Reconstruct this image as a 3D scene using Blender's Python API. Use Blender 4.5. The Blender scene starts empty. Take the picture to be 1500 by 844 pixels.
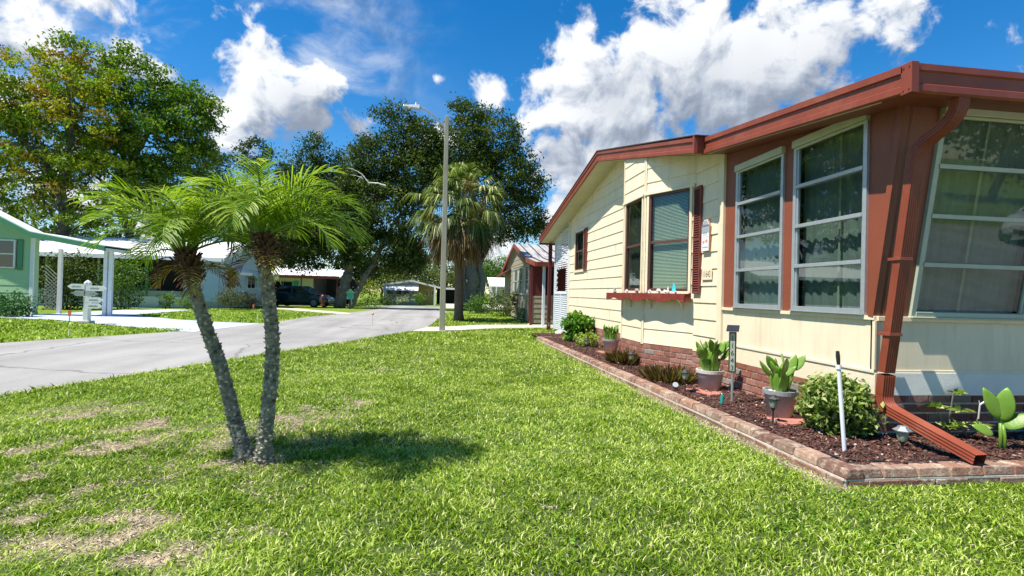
import bpy, math, random
import numpy as np
from mathutils import Vector, Matrix
PI = math.pi; R = math.radians
rng = np.random.default_rng(7); random.seed(7)
sc = bpy.context.scene; C = sc.collection

# ------------------------------------------------------------------ camera
cam_d = bpy.data.cameras.new('camera'); cam = bpy.data.objects.new('camera', cam_d); C.objects.link(cam)
ROT = Matrix(((0.9909943371, -0.0272703275, -0.1310974945),
              (-0.1313176407, -0.0064371392, -0.9913194442),
              (0.0261897131, 0.9996073692, -0.0099602436)))
EYE = 1.2
cam.matrix_world = Matrix.Translation((0, 0, EYE)) @ ROT.to_4x4()
cam_d.sensor_width = 36; cam_d.lens = 770/1500*36; cam_d.clip_start = .05; cam_d.clip_end = 3000
sc.camera = cam
RN = np.array(ROT)
def ray(u, v): return RN @ np.array([(u-750)/770, -(v-422)/770, -1.])

# ------------------------------------------------------------------ node helpers
def new_mat(name):
    m = bpy.data.materials.new(name); m.use_nodes = True
    nt = m.node_tree; nt.nodes.clear(); return m, nt
def N(nt, t, **k):
    n = nt.nodes.new(t)
    for a, b in k.items(): setattr(n, a, b)
    return n
def lk(nt, a, b): nt.links.new(a, b)
def coords(nt, obj=True):
    return N(nt, 'ShaderNodeTexCoord').outputs['Object']
def noise(nt, vec, scale, detail=4, rough=.6, stretch=None):
    if stretch:
        mp = N(nt, 'ShaderNodeMapping'); mp.inputs['Scale'].default_value = stretch
        lk(nt, vec, mp.inputs[0]); vec = mp.outputs[0]
    n = N(nt, 'ShaderNodeTexNoise'); n.inputs['Scale'].default_value = scale
    n.inputs['Detail'].default_value = detail; n.inputs['Roughness'].default_value = rough
    lk(nt, vec, n.inputs['Vector']); return n.outputs['Fac']
def ramp(nt, fac, stops):
    r = N(nt, 'ShaderNodeValToRGB'); e = r.color_ramp.elements
    while len(e) < len(stops): e.new(.5)
    for el, (p, c) in zip(e, stops):
        el.position = p; el.color = (c[0], c[1], c[2], 1) if not isinstance(c, (int, float)) else (c, c, c, 1)
    lk(nt, fac, r.inputs[0]); return r.outputs[0]
def mixc(nt, fac, a, b, mode='MIX'):
    m = N(nt, 'ShaderNodeMix', data_type='RGBA', blend_type=mode)
    for s, x in ((0, fac), (6, a), (7, b)):
        if isinstance(x, (int, float)): m.inputs[s].default_value = x
        elif isinstance(x, tuple): m.inputs[s].default_value = (*x[:3], 1)
        else: lk(nt, x, m.inputs[s])
    return m.outputs[2]
def sh(c, k): return tuple(max(0, min(1, x*k)) for x in c[:3])
def PM(name, col, rough=.6, var=.15, scale=6, bump=0., bscale=40, bstretch=None, stretch=None, metal=0, spec=.5,
       attr=False, dirt=None, transl=0, coat=0):
    """general procedural paint/stone/wood material"""
    m, nt = new_mat(name)
    o = N(nt, 'ShaderNodeOutputMaterial'); p = N(nt, 'ShaderNodeBsdfPrincipled')
    v = coords(nt)
    n1 = noise(nt, v, scale, 5, .65, stretch)
    if attr:
        a = N(nt, 'ShaderNodeAttribute'); a.attribute_name = 'col'
        base = a.outputs['Color']
        f = ramp(nt, n1, [(.3, 1-var), (.7, 1+0*var)])
        c = mixc(nt, 1., base, f, 'MULTIPLY')
    else:
        c = ramp(nt, n1, [(.3, sh(col, 1-var)), (.7, sh(col, 1+var*.6))])
    if dirt:
        n2 = noise(nt, v, dirt[1], 6, .7, dirt[3] if len(dirt) > 3 else None)
        f2 = ramp(nt, n2, [(.5, 0.), (.75, dirt[2])])
        c = mixc(nt, f2, c, dirt[0])
    lk(nt, c, p.inputs['Base Color'])
    p.inputs['Roughness'].default_value = rough; p.inputs['Metallic'].default_value = metal
    p.inputs['Specular IOR Level'].default_value = spec
    if coat: p.inputs['Coat Weight'].default_value = coat
    if bump:
        nb = noise(nt, v, bscale, 6, .65, bstretch)
        b = N(nt, 'ShaderNodeBump'); b.inputs['Strength'].default_value = 1; b.inputs['Distance'].default_value = bump
        lk(nt, nb, b.inputs['Height']); lk(nt, b.outputs[0], p.inputs['Normal'])
    out = p.outputs[0]
    if transl:
        t = N(nt, 'ShaderNodeBsdfTranslucent'); lk(nt, c, t.inputs['Color'])
        mx = N(nt, 'ShaderNodeMixShader'); mx.inputs[0].default_value = transl
        lk(nt, p.outputs[0], mx.inputs[1]); lk(nt, t.outputs[0], mx.inputs[2]); out = mx.outputs[0]
    lk(nt, out, o.inputs[0]); return m
def leaf_mat(name, rough=.45, transl=.35, spec=.4):
    m, nt = new_mat(name)
    o = N(nt, 'ShaderNodeOutputMaterial'); p = N(nt, 'ShaderNodeBsdfPrincipled')
    a = N(nt, 'ShaderNodeAttribute'); a.attribute_name = 'col'
    lk(nt, a.outputs['Color'], p.inputs['Base Color']); p.inputs['Roughness'].default_value = rough
    p.inputs['Specular IOR Level'].default_value = spec
    t = N(nt, 'ShaderNodeBsdfTranslucent')
    hs = mixc(nt, 1., a.outputs['Color'], (1., 1.15, .5), 'MULTIPLY'); lk(nt, hs, t.inputs['Color'])
    mx = N(nt, 'ShaderNodeMixShader'); mx.inputs[0].default_value = transl
    lk(nt, p.outputs[0], mx.inputs[1]); lk(nt, t.outputs[0], mx.inputs[2]); lk(nt, mx.outputs[0], o.inputs[0]); return m
def glass_mat(name, tint=(.62, .7, .66), f0=.05, rough=.01):
    m, nt = new_mat(name)
    o = N(nt, 'ShaderNodeOutputMaterial')
    t = N(nt, 'ShaderNodeBsdfTransparent'); t.inputs[0].default_value = (*tint, 1)
    g = N(nt, 'ShaderNodeBsdfGlossy'); g.inputs['Roughness'].default_value = rough; g.inputs['Color'].default_value = (.9, .95, .92, 1)
    ge = N(nt, 'ShaderNodeNewGeometry'); dp = N(nt, 'ShaderNodeVectorMath', operation='DOT_PRODUCT'); lk(nt, ge.outputs['Normal'], dp.inputs[0]); lk(nt, ge.outputs['Incoming'], dp.inputs[1])
    ab = N(nt, 'ShaderNodeMath', operation='ABSOLUTE'); lk(nt, dp.outputs['Value'], ab.inputs[0])
    iv = N(nt, 'ShaderNodeMath', operation='SUBTRACT'); iv.inputs[0].default_value = 1; lk(nt, ab.outputs[0], iv.inputs[1])
    pw = N(nt, 'ShaderNodeMath', operation='POWER'); pw.inputs[1].default_value = 4.5; lk(nt, iv.outputs[0], pw.inputs[0])
    ad = N(nt, 'ShaderNodeMath', operation='MULTIPLY_ADD'); ad.use_clamp = True; ad.inputs[1].default_value = 1-f0; ad.inputs[2].default_value = f0; lk(nt, pw.outputs[0], ad.inputs[0])
    mx = N(nt, 'ShaderNodeMixShader'); lk(nt, ad.outputs[0], mx.inputs[0]); lk(nt, t.outputs[0], mx.inputs[1]); lk(nt, g.outputs[0], mx.inputs[2])
    lk(nt, mx.outputs[0], o.inputs[0]); return m

CREAM = (.84, .70, .50); RED = (.225, .057, .027)
M = dict(
 siding=PM('cream_siding', CREAM, .55, .07, 2.5, .0025, 30, (1, 1, 9), dirt=((.48, .38, .22), 3, .38, (1, 2.5, .3))),
 panel=PM('cream_panel', (.76, .66, .48), .5, .10, 1.5, .0006, 60, dirt=((.45, .38, .24), 2.2, .45, (4, 4, .5))),
 trimc=PM('cream_trim', (.76, .65, .46), .5, .08, 5),
 board=PM('grained_board', (.78, .68, .49), .6, .08, 3, .004, 20, (1.5, 1.5, 14)),
 white_board=PM('white_board', (.72, .72, .66), .6, .08, 3, .003, 20, (1.5, 1.5, 14)),
 soffit=PM('cream_soffit', (.66, .61, .40), .6, .1, 3),
 red=PM('red_paint', RED, .45, .12, 3, .0004, 50, dirt=((.27, .085, .05), 2, .4, (3, 3, .7))),
 redalu=PM('red_enamelled_metal', (.225, .050, .025), .42, .12, 4, spec=.4, dirt=((.34, .12, .07), 3, .5)),
 redwood=PM('dark_red_wood', (.2, .022, .015), .45, .25, 8, .002, 30, dirt=((.33, .12, .05), 6, .5)),
 brown=PM('brown_frame_paint', (.10, .035, .028), .5, .15, 8),
 shutter=PM('maroon_shutter', (.17, .04, .03), .5, .12, 8),
 alu=PM('aluminium_frame', (.50, .53, .55), .38, .1, 10, metal=.6),
 alup=PM('pale_green_aluminium', (.42, .46, .37), .45, .1, 6),
 header=PM('window_header', (.50, .50, .38), .5, .1, 6),
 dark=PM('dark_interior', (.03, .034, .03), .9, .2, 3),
 curtain=PM('sheer_curtain', (.42, .46, .44), .9, .15, 6, transl=.3),
 blind=PM('pale_blind', (.60, .63, .54), .6, .05, 5, transl=.2),
 brick=PM('brick', (1, 1, 1), .85, .35, 25, .004, 60, attr=True, dirt=((.42, .36, .29), 9, .35)),
 curbbrick=PM('curb_brick', (1, 1, 1), .9, .4, 18, .01, 45, attr=True, dirt=((.62, .53, .40), 12, .95)),
 mortar=PM('mortar', (.56, .50, .42), .95, .25, 20, .004, 60),
 concrete=PM('concrete', (.50, .48, .42), .85, .2, 4, .002, 50, dirt=((.3, .28, .22), 3, .4)),
 polec=PM('pole_concrete', (.36, .34, .25), .85, .2, 3, .002, 60, stretch=(1, 1, .3)),
 galv=PM('galvanised_metal', (.45, .47, .48), .4, .15, 8, metal=.7),
 white=PM('white_paint', (.74, .75, .74), .5, .06, 5, dirt=((.5, .5, .46), 4, .2)),
 whitelat=PM('white_lattice_plastic', (.74, .78, .82), .45, .05, 5),
 plastic=PM('white_plastic', (.78, .78, .82), .35, .05, 5),
 black=PM('black_plastic', (.02, .02, .022), .4, .1, 10),
 blackm=PM('bronze_black_metal', (.035, .03, .026), .4, .2, 10),
 panelpv=PM('solar_panel', (.03, .035, .05), .2, .2, 20, spec=.8),
 potg=PM('grey_pot', (.30, .30, .32), .55, .15, 5, .001, 40, dirt=((.4, .38, .34), 6, .4)),
 potrim=PM('pale_pot_rim', (.62, .57, .50), .55, .12, 8),
 paver=PM('red_paver', (.42, .16, .12), .85, .2, 12, .003, 60, dirt=((.55, .35, .28), 8, .5)),
 shingle=PM('brown_shingle', (.07, .045, .035), .9, .35, 20, .008, 50),
 bark=PM('oak_bark', (.16, .14, .11), .9, .4, 6, .04, 8, (1, 1, .3)),
 palmbark=PM('sabal_bark', (.14, .10, .065), .9, .3, 5, .03, 12, (1, 1, 3)),
 pygtrunk=PM('pygmy_palm_bark', (1, 1, 1), .9, .45, 30, .01, 70, attr=True, dirt=((.36, .38, .29), 22, .8)),
 boot=PM('dry_palm_boot', (.11, .055, .03), .8, .4, 12, .006, 60),
 leaf=leaf_mat('leaf', .5, .35, .25), blade=leaf_mat('grass_blade', .6, .35, .15),
 cactus=PM('cactus_pad', (.15, .29, .03), .38, .2, 7, .0015, 90, transl=.12, dirt=((.28, .26, .08), 8, .3)),
 greenh=PM('green_siding', (.34, .52, .30), .6, .06, 3),
 greent=PM('green_trim', (.06, .23, .11), .5, .1, 4),
 blueh=PM('pale_blue_siding', (.46, .58, .68), .6, .06, 3),
 bluew=PM('blue_siding_side', (.40, .54, .66), .6, .06, 3),
 mroof=PM('white_metal_roof', (.78, .78, .78), .45, .06, 2, dirt=((.55, .55, .53), 2, .25)),
 mroofg=PM('streaked_metal_roof', (.42, .40, .39), .5, .15, 3, dirt=((.09, .07, .06), 2.2, 1., (2.2, .35, .35))),
 shade=PM('porch_shade_and_dark_parts', (.035, .036, .036), .8, .2, 2),  # near-black puts porch shade into the colour; also serves plain dark parts
 tan=PM('tan_siding', (.30, .26, .19), .6, .08, 3), greyw=PM('grey_siding', (.38, .40, .37), .6, .08, 3),
 teal=PM('teal_paint', (.08, .38, .36), .5, .1, 5), yellow=PM('ochre_siding', (.50, .36, .12), .6, .08, 3),
 maroon=PM('maroon_wall', (.11, .018, .018), .5, .12, 4),
 orange=PM('orange_marker', (.75, .16, .05), .4, .1, 8),
 glass=glass_mat('window_glass', (.50, .60, .56), .12), glassf=glass_mat('front_window_glass', (.60, .68, .62), .055),
 glassg=glass_mat('green_tinted_glass', (.70, .82, .74), .07),
 glassd=PM('dark_glass', (.012, .016, .016), .08, .2, 3, spec=.9),
 lampglass=PM('lantern_glass', (.55, .58, .42), .15, .15, 20, transl=.5),
 cyan=PM('turquoise_glaze', (.03, .62, .72), .25, .1, 8), figw=PM('pale_ceramic', (.70, .69, .66), .4, .15, 30),
 tealg=PM('teal_glass', (.01, .30, .27), .12, .2, 20, spec=.8, transl=.2),
 figg=PM('grey_ceramic', (.33, .32, .30), .5, .3, 30),
 carg=PM('dark_green_car_paint', (.012, .035, .030), .2, .1, 3, spec=.7, coat=.8), carw=PM('white_car_paint', (.75, .76, .78), .22, .04, 3, coat=.8),
 tyre=PM('tyre_rubber', (.02, .02, .02), .8, .2, 20), chrome=PM('chrome', (.6, .6, .62), .2, .05, 5, metal=1),
 ink=PM('dark_ink', (.09, .11, .16), .6, .1, 10), pink=PM('flamingo_pink', (.70, .25, .24), .6, .1, 10),
 slate=PM('grey_blue_wash', (.30, .34, .38), .7, .15, 12), numb=PM('brown_numeral', (.15, .09, .05), .5, .1, 10),
 woodedge=PM('tan_wood_edge', (.38, .20, .11), .7, .2, 10), thatch=leaf_mat('dry_thatch', .8, .2, .2),
 stone=PM('pale_stone', (.62, .57, .48), .8, .25, 12, .01, 20), terracotta=PM('terracotta', (.40, .14, .07), .7, .15, 8),
)

# ------------------------------------------------------------------ mesh helpers
class MB:
    def __init__(s): s.v = []; s.f = []; s.c = []; s.col = (1, 1, 1)
    def add(s, vs, fs):
        b = len(s.v); s.v += [tuple(map(float, p)) for p in vs]; s.f += [tuple(b+i for i in f) for f in fs]
        s.c += [s.col]*len(vs); return s
    def box(s, x0, x1, y0, y1, z0, z1):
        return s.hexa([(x0, y0, z0), (x1, y0, z0), (x1, y1, z0), (x0, y1, z0), (x0, y0, z1), (x1, y0, z1), (x1, y1, z1), (x0, y1, z1)])
    def hexa(s, p): return s.add(p, [(0, 3, 2, 1), (4, 5, 6, 7), (0, 1, 5, 4), (1, 2, 6, 5), (2, 3, 7, 6), (3, 0, 4, 7)])
    def quad(s, *p): return s.add(p, [tuple(range(len(p)))])
    def prism(s, poly, ext):   # poly list of 3d pts, ext vector
        n = len(poly); e = Vector(ext); q = [tuple(Vector(p)+e) for p in poly]
        return s.add(list(poly)+q, [tuple(range(n))[::-1], tuple(range(n, 2*n))]+[(i, (i+1) % n, n+(i+1) % n, n+i) for i in range(n)])
    def bar(s, a, b, w, h=None, up=(0, 0, 1)):
        a = Vector(a); b = Vector(b); d = (b-a).normalized(); up = Vector(up)
        if abs(d.dot(up)) > .95: up = Vector((1, 0, 0))
        x = d.cross(up).normalized(); y = x.cross(d); h = h or w
        cs = [x*-w/2+y*-h/2, x*w/2+y*-h/2, x*w/2+y*h/2, x*-w/2+y*h/2]
        return s.hexa([a+c for c in cs]+[b+c for c in cs])
    def tube(s, pts, rad, n=8, cap=True):
        pts = [Vector(p) for p in pts]; m = len(pts)
        rad = rad if hasattr(rad, '__len__') else [rad]*m
        vs = []; ref = Vector((.3, .9, .1)).normalized()
        for i, p in enumerate(pts):
            d = (pts[min(i+1, m-1)]-pts[max(i-1, 0)]).normalized()
            x = d.cross(ref)
            if x.length < .1: x = d.cross(Vector((1, 0, 0)))
            x.normalize(); y = d.cross(x)
            for k in range(n):
                a = 2*PI*k/n; vs.append(p+(x*math.cos(a)+y*math.sin(a))*rad[i])
        fs = [(i*n+k, i*n+(k+1) % n, (i+1)*n+(k+1) % n, (i+1)*n+k) for i in range(m-1) for k in range(n)]
        if cap: fs += [tuple(range(n))[::-1], tuple((m-1)*n+k for k in range(n))]
        return s.add(vs, fs)
    def lathe(s, prof, c=(0, 0, 0), n=20):
        vs = [(c[0]+r*math.cos(2*PI*k/n), c[1]+r*math.sin(2*PI*k/n), c[2]+z) for r, z in prof for k in range(n)]
        fs = [(i*n+k, i*n+(k+1) % n, (i+1)*n+(k+1) % n, (i+1)*n+k) for i in range(len(prof)-1) for k in range(n)]
        return s.add(vs, fs)
    def build(s, name, mat, parent=None, smooth=False, bevel=0, sub=False):
        me = bpy.data.meshes.new(name); me.from_pydata(s.v, [], s.f)
        at = me.color_attributes.new('col', 'FLOAT_COLOR', 'POINT')
        arr = np.ones((len(s.v), 4), np.float32); arr[:, :3] = np.array(s.c, np.float32); at.data.foreach_set('color', arr.ravel())
        me.materials.append(M[mat] if isinstance(mat, str) else mat)
        if smooth:
            me.polygons.foreach_set('use_smooth', [True]*len(me.polygons))
        o = bpy.data.objects.new(name, me); C.objects.link(o); adopt(o, parent)
        if bevel:
            b = o.modifiers.new('bevel', 'BEVEL'); b.width = bevel; b.segments = 2; b.limit_method = 'ANGLE'
        return o
def adopt(o, parent):
    if parent is not None:
        o.parent = parent
        if parent.type == 'EMPTY' and parent.get('abs'):
            o.matrix_parent_inverse = Matrix.Translation(-parent.location)
def fast(name, V, F, col, mat, parent=None, smooth=False):
    """V (n,3) F (m,k) col (n,3)"""
    me = bpy.data.meshes.new(name); n = len(V); m, k = F.shape
    me.vertices.add(n); me.vertices.foreach_set('co', V.astype(np.float32).ravel())
    me.loops.add(m*k); me.loops.foreach_set('vertex_index', F.astype(np.int32).ravel())
    me.polygons.add(m); me.polygons.foreach_set('loop_start', np.arange(0, m*k, k, dtype=np.int32))
    if smooth: me.polygons.foreach_set('use_smooth', np.ones(m, bool))
    at = me.color_attributes.new('col', 'FLOAT_COLOR', 'POINT')
    arr = np.ones((n, 4), np.float32); arr[:, :3] = np.clip(col, 0, 1); at.data.foreach_set('color', arr.ravel())
    me.update(calc_edges=True); me.validate(); me.materials.append(M[mat])
    o = bpy.data.objects.new(name, me); C.objects.link(o); adopt(o, parent); return o
def thing(name, label, cat, loc=(0, 0, 0), group=None, absolute=True, rz=0):
    o = bpy.data.objects.new(name, None); C.objects.link(o); o.location = loc; o.rotation_euler.z = rz
    o.empty_display_size = .1
    tag(o, label, cat, group)
    if absolute: o['abs'] = 1
    return o
def tag(o, label=None, cat=None, group=None, kind=None):
    if label: o['label'] = label
    if cat: o['category'] = cat
    if group: o['group'] = group
    if kind: o['kind'] = kind
    return o
def copy_tree(o, parent=None):
    c = o.copy(); C.objects.link(c)
    if parent: c.parent = parent
    for ch in list(o.children): copy_tree(ch, c)
    return c
def text(s, size, mtx, mat, parent, name='lettering', extrude=.001, sx=1., align='CENTER'):
    cu = bpy.data.curves.new(name, 'FONT'); cu.body = s; cu.size = size; cu.extrude = extrude; cu.align_x = align; cu.align_y = 'CENTER'
    t = bpy.data.objects.new('tmp', cu); C.objects.link(t)
    dg = bpy.context.evaluated_depsgraph_get(); dg.update()
    me = bpy.data.meshes.new_from_object(t.evaluated_get(dg)); bpy.data.objects.remove(t)
    me.transform(mtx @ Matrix.Diagonal((sx, 1, 1, 1))); me.materials.clear(); me.materials.append(M[mat])
    o = bpy.data.objects.new(name, me); C.objects.link(o); adopt(o, parent); return o
def frame_mtx(o, x, y):   # matrix with given origin, x axis, y axis
    x = Vector(x).normalized(); y = Vector(y).normalized(); z = x.cross(y)
    return Matrix(((x.x, y.x, z.x, o[0]), (x.y, y.y, z.y, o[1]), (x.z, y.z, z.z, o[2]), (0, 0, 0, 1)))

class VN:  # smooth value noise
    def __init__(s, seed): s.g = np.random.default_rng(seed).random((64, 64))
    def __call__(s, x, y):
        x = np.asarray(x, float); y = np.asarray(y, float)
        xi = np.floor(x).astype(int); yi = np.floor(y).astype(int); fx = x-xi; fy = y-yi
        fx = fx*fx*(3-2*fx); fy = fy*fy*(3-2*fy); g = s.g
        a = g[xi % 64, yi % 64]; b = g[(xi+1) % 64, yi % 64]; c = g[xi % 64, (yi+1) % 64]; d = g[(xi+1) % 64, (yi+1) % 64]
        return (a*(1-fx)+b*fx)*(1-fy)+(c*(1-fx)+d*fx)*fy
vn1, vn2, vn3 = VN(1), VN(2), VN(3)
def gz(y): return -np.maximum(0, np.asarray(y, float)-28)*.013
def inpoly(x, y, poly):
    r = np.zeros(len(x), bool); n = len(poly)
    for i in range(n):
        x1, y1 = poly[i]; x2, y2 = poly[(i+1) % n]
        c = ((y1 > y) != (y2 > y)) & (x < (x2-x1)*(y-y1)/((y2-y1) if y2 != y1 else 1e-9)+x1); r ^= c
    return r

# ------------------------------------------------------------------ world
w = bpy.data.worlds.new('World'); sc.world = w; w.use_nodes = True
nt = w.node_tree; nt.nodes.clear()
SUN_EL = R(61.5); SUN_AZ = R(17.0)         # light travels towards +X, a little towards +Y
sun_dir = Vector((-math.cos(SUN_EL)*math.cos(SUN_AZ), -math.cos(SUN_EL)*math.sin(SUN_AZ), math.sin(SUN_EL)))
def cloud_group(blobs):
    """the big cloud masses: one soft bump per mass, evaluated on the (warped) view direction"""
    g = bpy.data.node_groups.new('cloud_masses', 'ShaderNodeTree')
    g.interface.new_socket('Vector', in_out='INPUT', socket_type='NodeSocketVector')
    g.interface.new_socket('Density', in_out='OUTPUT', socket_type='NodeSocketFloat')
    gi = g.nodes.new('NodeGroupInput'); go = g.nodes.new('NodeGroupOutput'); tot = None
    for (u0, v0, r, wt) in blobs:
        c = Vector(ray(u0, v0)).normalized(); rr = r/770*1.18
        d = g.nodes.new('ShaderNodeVectorMath'); d.operation = 'DISTANCE'; d.inputs[1].default_value = c; g.links.new(gi.outputs[0], d.inputs[0])
        m = g.nodes.new('ShaderNodeMath'); m.operation = 'MULTIPLY_ADD'; m.inputs[1].default_value = -wt/rr; m.inputs[2].default_value = wt; g.links.new(d.outputs['Value'], m.inputs[0])
        if tot is None: tot = m.outputs[0]
        else:
            x = g.nodes.new('ShaderNodeMath'); x.operation = 'SMOOTH_MAX'; x.inputs[2].default_value = .18; g.links.new(tot, x.inputs[0]); g.links.new(m.outputs[0], x.inputs[1]); tot = x.outputs[0]
    g.links.new(tot, go.inputs[0]); return g
BL = [(865, 80, 75, .95), (805, 165, 75, .95), (900, 165, 120, 1.15), (985, 85, 115, 1.15), (1090, 110, 125, 1.2), (1180, 60, 105, 1.05), (1265, 45, 70, .85), (860, 260, 115, 1.1), (980, 230, 115, 1.05), (1120, 200, 115, .95), (900, 340, 100, .85), (785, 340, 50, .7),
      (400, 115, 85, 1.1), (465, 115, 65, 1.), (345, 175, 60, .8), (440, 185, 60, .8), (515, 175, 38, .7), (60, 15, 95, .80), (165, 45, 90, .74), (262, 45, 55, .50), (345, 25, 55, .50), (230, 100, 50, .5), (5, 130, 60, .8), (110, 300, 100, .7),
      (728, 140, 34, .8), (655, 135, 11, .6), (640, 200, 38, .8), (730, 385, 80, .75), (220, 320, 60, .7), (2300, 100, 300, .9), (-500, 200, 300, .9), (1500, -1100, 350, .7)]
cg = cloud_group(BL)
def mr(val, a, b, c, d, smooth=True):
    n = N(nt, 'ShaderNodeMapRange'); n.interpolation_type = 'SMOOTHSTEP' if smooth else 'LINEAR'
    for k, x in zip(('From Min', 'From Max', 'To Min', 'To Max'), (a, b, c, d)): n.inputs[k].default_value = x
    lk(nt, val, n.inputs['Value']); return n.outputs[0]
def vm(op, a, b):
    n = N(nt, 'ShaderNodeVectorMath', operation=op)
    for i, x in ((0, a), (3 if op == 'SCALE' else 1, b)):
        if isinstance(x, (int, float, tuple)): n.inputs[i].default_value = x
        else: lk(nt, x, n.inputs[i])
    return n.outputs[0]
def mt(op, a, b):
    n = N(nt, 'ShaderNodeMath', operation=op)
    for i, x in enumerate((a, b)):
        if isinstance(x, (int, float)): n.inputs[i].default_value = x
        else: lk(nt, x, n.inputs[i])
    return n.outputs[0]
tc = N(nt, 'ShaderNodeTexCoord'); dirv = vm('NORMALIZE', tc.outputs['Generated'], (0, 0, 0))
sky = N(nt, 'ShaderNodeTexSky', sky_type='NISHITA'); sky.sun_disc = False; sky.sun_elevation = SUN_EL
sky.sun_rotation = math.atan2(sun_dir.x, sun_dir.y); sky.air_density = 1.; sky.dust_density = .1; sky.ozone_density = 4.
hs = N(nt, 'ShaderNodeHueSaturation'); hs.inputs['Saturation'].default_value = 1.38; hs.inputs['Value'].default_value = 1.35; lk(nt, sky.outputs[0], hs.inputs['Color'])
wn = N(nt, 'ShaderNodeTexNoise'); wn.inputs['Scale'].default_value = 7; wn.inputs['Detail'].default_value = 2; lk(nt, dirv, wn.inputs['Vector'])
wv = vm('ADD', dirv, vm('SCALE', vm('SUBTRACT', wn.outputs['Color'], (.5, .5, .5)), .085))
SOFF = (-.014, -.004, .024)
def fbm(v, sc_, det):
    n = N(nt, 'ShaderNodeTexNoise'); n.inputs['Scale'].default_value = sc_; n.inputs['Detail'].default_value = det; n.inputs['Roughness'].default_value = .58; lk(nt, v, n.inputs['Vector']); return n.outputs[0]
g1 = N(nt, 'ShaderNodeGroup'); g1.node_tree = cg; lk(nt, wv, g1.inputs[0])
g2 = N(nt, 'ShaderNodeGroup'); g2.node_tree = cg; lk(nt, vm('ADD', wv, tuple(3.2*q for q in SOFF)), g2.inputs[0])
f1 = fbm(wv, 15, 8); f2 = fbm(vm('ADD', wv, SOFF), 15, 6)
D1 = mt('ADD', g1.outputs[0], mt('MULTIPLY', mt('SUBTRACT', f1, .5), 2.3))
D2 = mt('ADD', g2.outputs[0], mt('MULTIPLY', mt('SUBTRACT', f2, .5), 2.3))
alpha = mr(D1, .30, .66, 0, 1)
# thin wisps high on the left
ws = N(nt, 'ShaderNodeMapping'); ws.inputs['Scale'].default_value = (1, 1.6, 2.6); lk(nt, wv, ws.inputs[0])
wc = Vector(ray(250, 60)).normalized(); wd_ = N(nt, 'ShaderNodeVectorMath', operation='DISTANCE'); wd_.inputs[1].default_value = wc; lk(nt, wv, wd_.inputs[0])
wisp = mt('MULTIPLY', mr(wd_.outputs['Value'], .48, .12, 0, 1), mr(fbm(ws.outputs[0], 4.2, 8), .44, .70, 0, .85))
alpha = mt('MAXIMUM', alpha, wisp)
lit = mr(mt('SUBTRACT', D1, D2), -.45, .42, 0, 1, False)
thick = mr(g2.outputs[0], .25, .95, 0, 1)
ccol = ramp(nt, lit, [(0, (.23, .27, .34)), (.35, (.38, .43, .52)), (.62, (.62, .67, .75)), (1, (.96, .98, 1.))])
ccol = mixc(nt, mt('MULTIPLY', thick, .45), ccol, (.36, .41, .50))
CLOUD = 8.6
fin = mixc(nt, mt('MULTIPLY', alpha, .97), hs.outputs[0], vm('SCALE', ccol, CLOUD))
bg = N(nt, 'ShaderNodeBackground'); bg.inputs['Strength'].default_value = .072; lk(nt, fin, bg.inputs['Color'])
wo = N(nt, 'ShaderNodeOutputWorld'); lk(nt, bg.outputs[0], wo.inputs[0])
w.cycles.sampling_method = 'MANUAL'; w.cycles.sample_map_resolution = 512
sl = bpy.data.lights.new('sun', 'SUN'); sl.energy = 5.0; sl.angle = R(.53); sl.color = (1, .94, .84)
so = bpy.data.objects.new('sun', sl); C.objects.link(so); so.rotation_euler = sun_dir.to_track_quat('Z', 'Y').to_euler()
sc.view_settings.view_transform = 'Standard'; sc.view_settings.look = 'None'; sc.view_settings.gamma = 1; sc.view_settings.exposure = .8
sc.cycles.max_bounces = 5; sc.cycles.transparent_max_bounces = 16; sc.cycles.diffuse_bounces = 2; sc.cycles.glossy_bounces = 2
sc.cycles.caustics_reflective = False; sc.cycles.caustics_refractive = False
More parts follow.
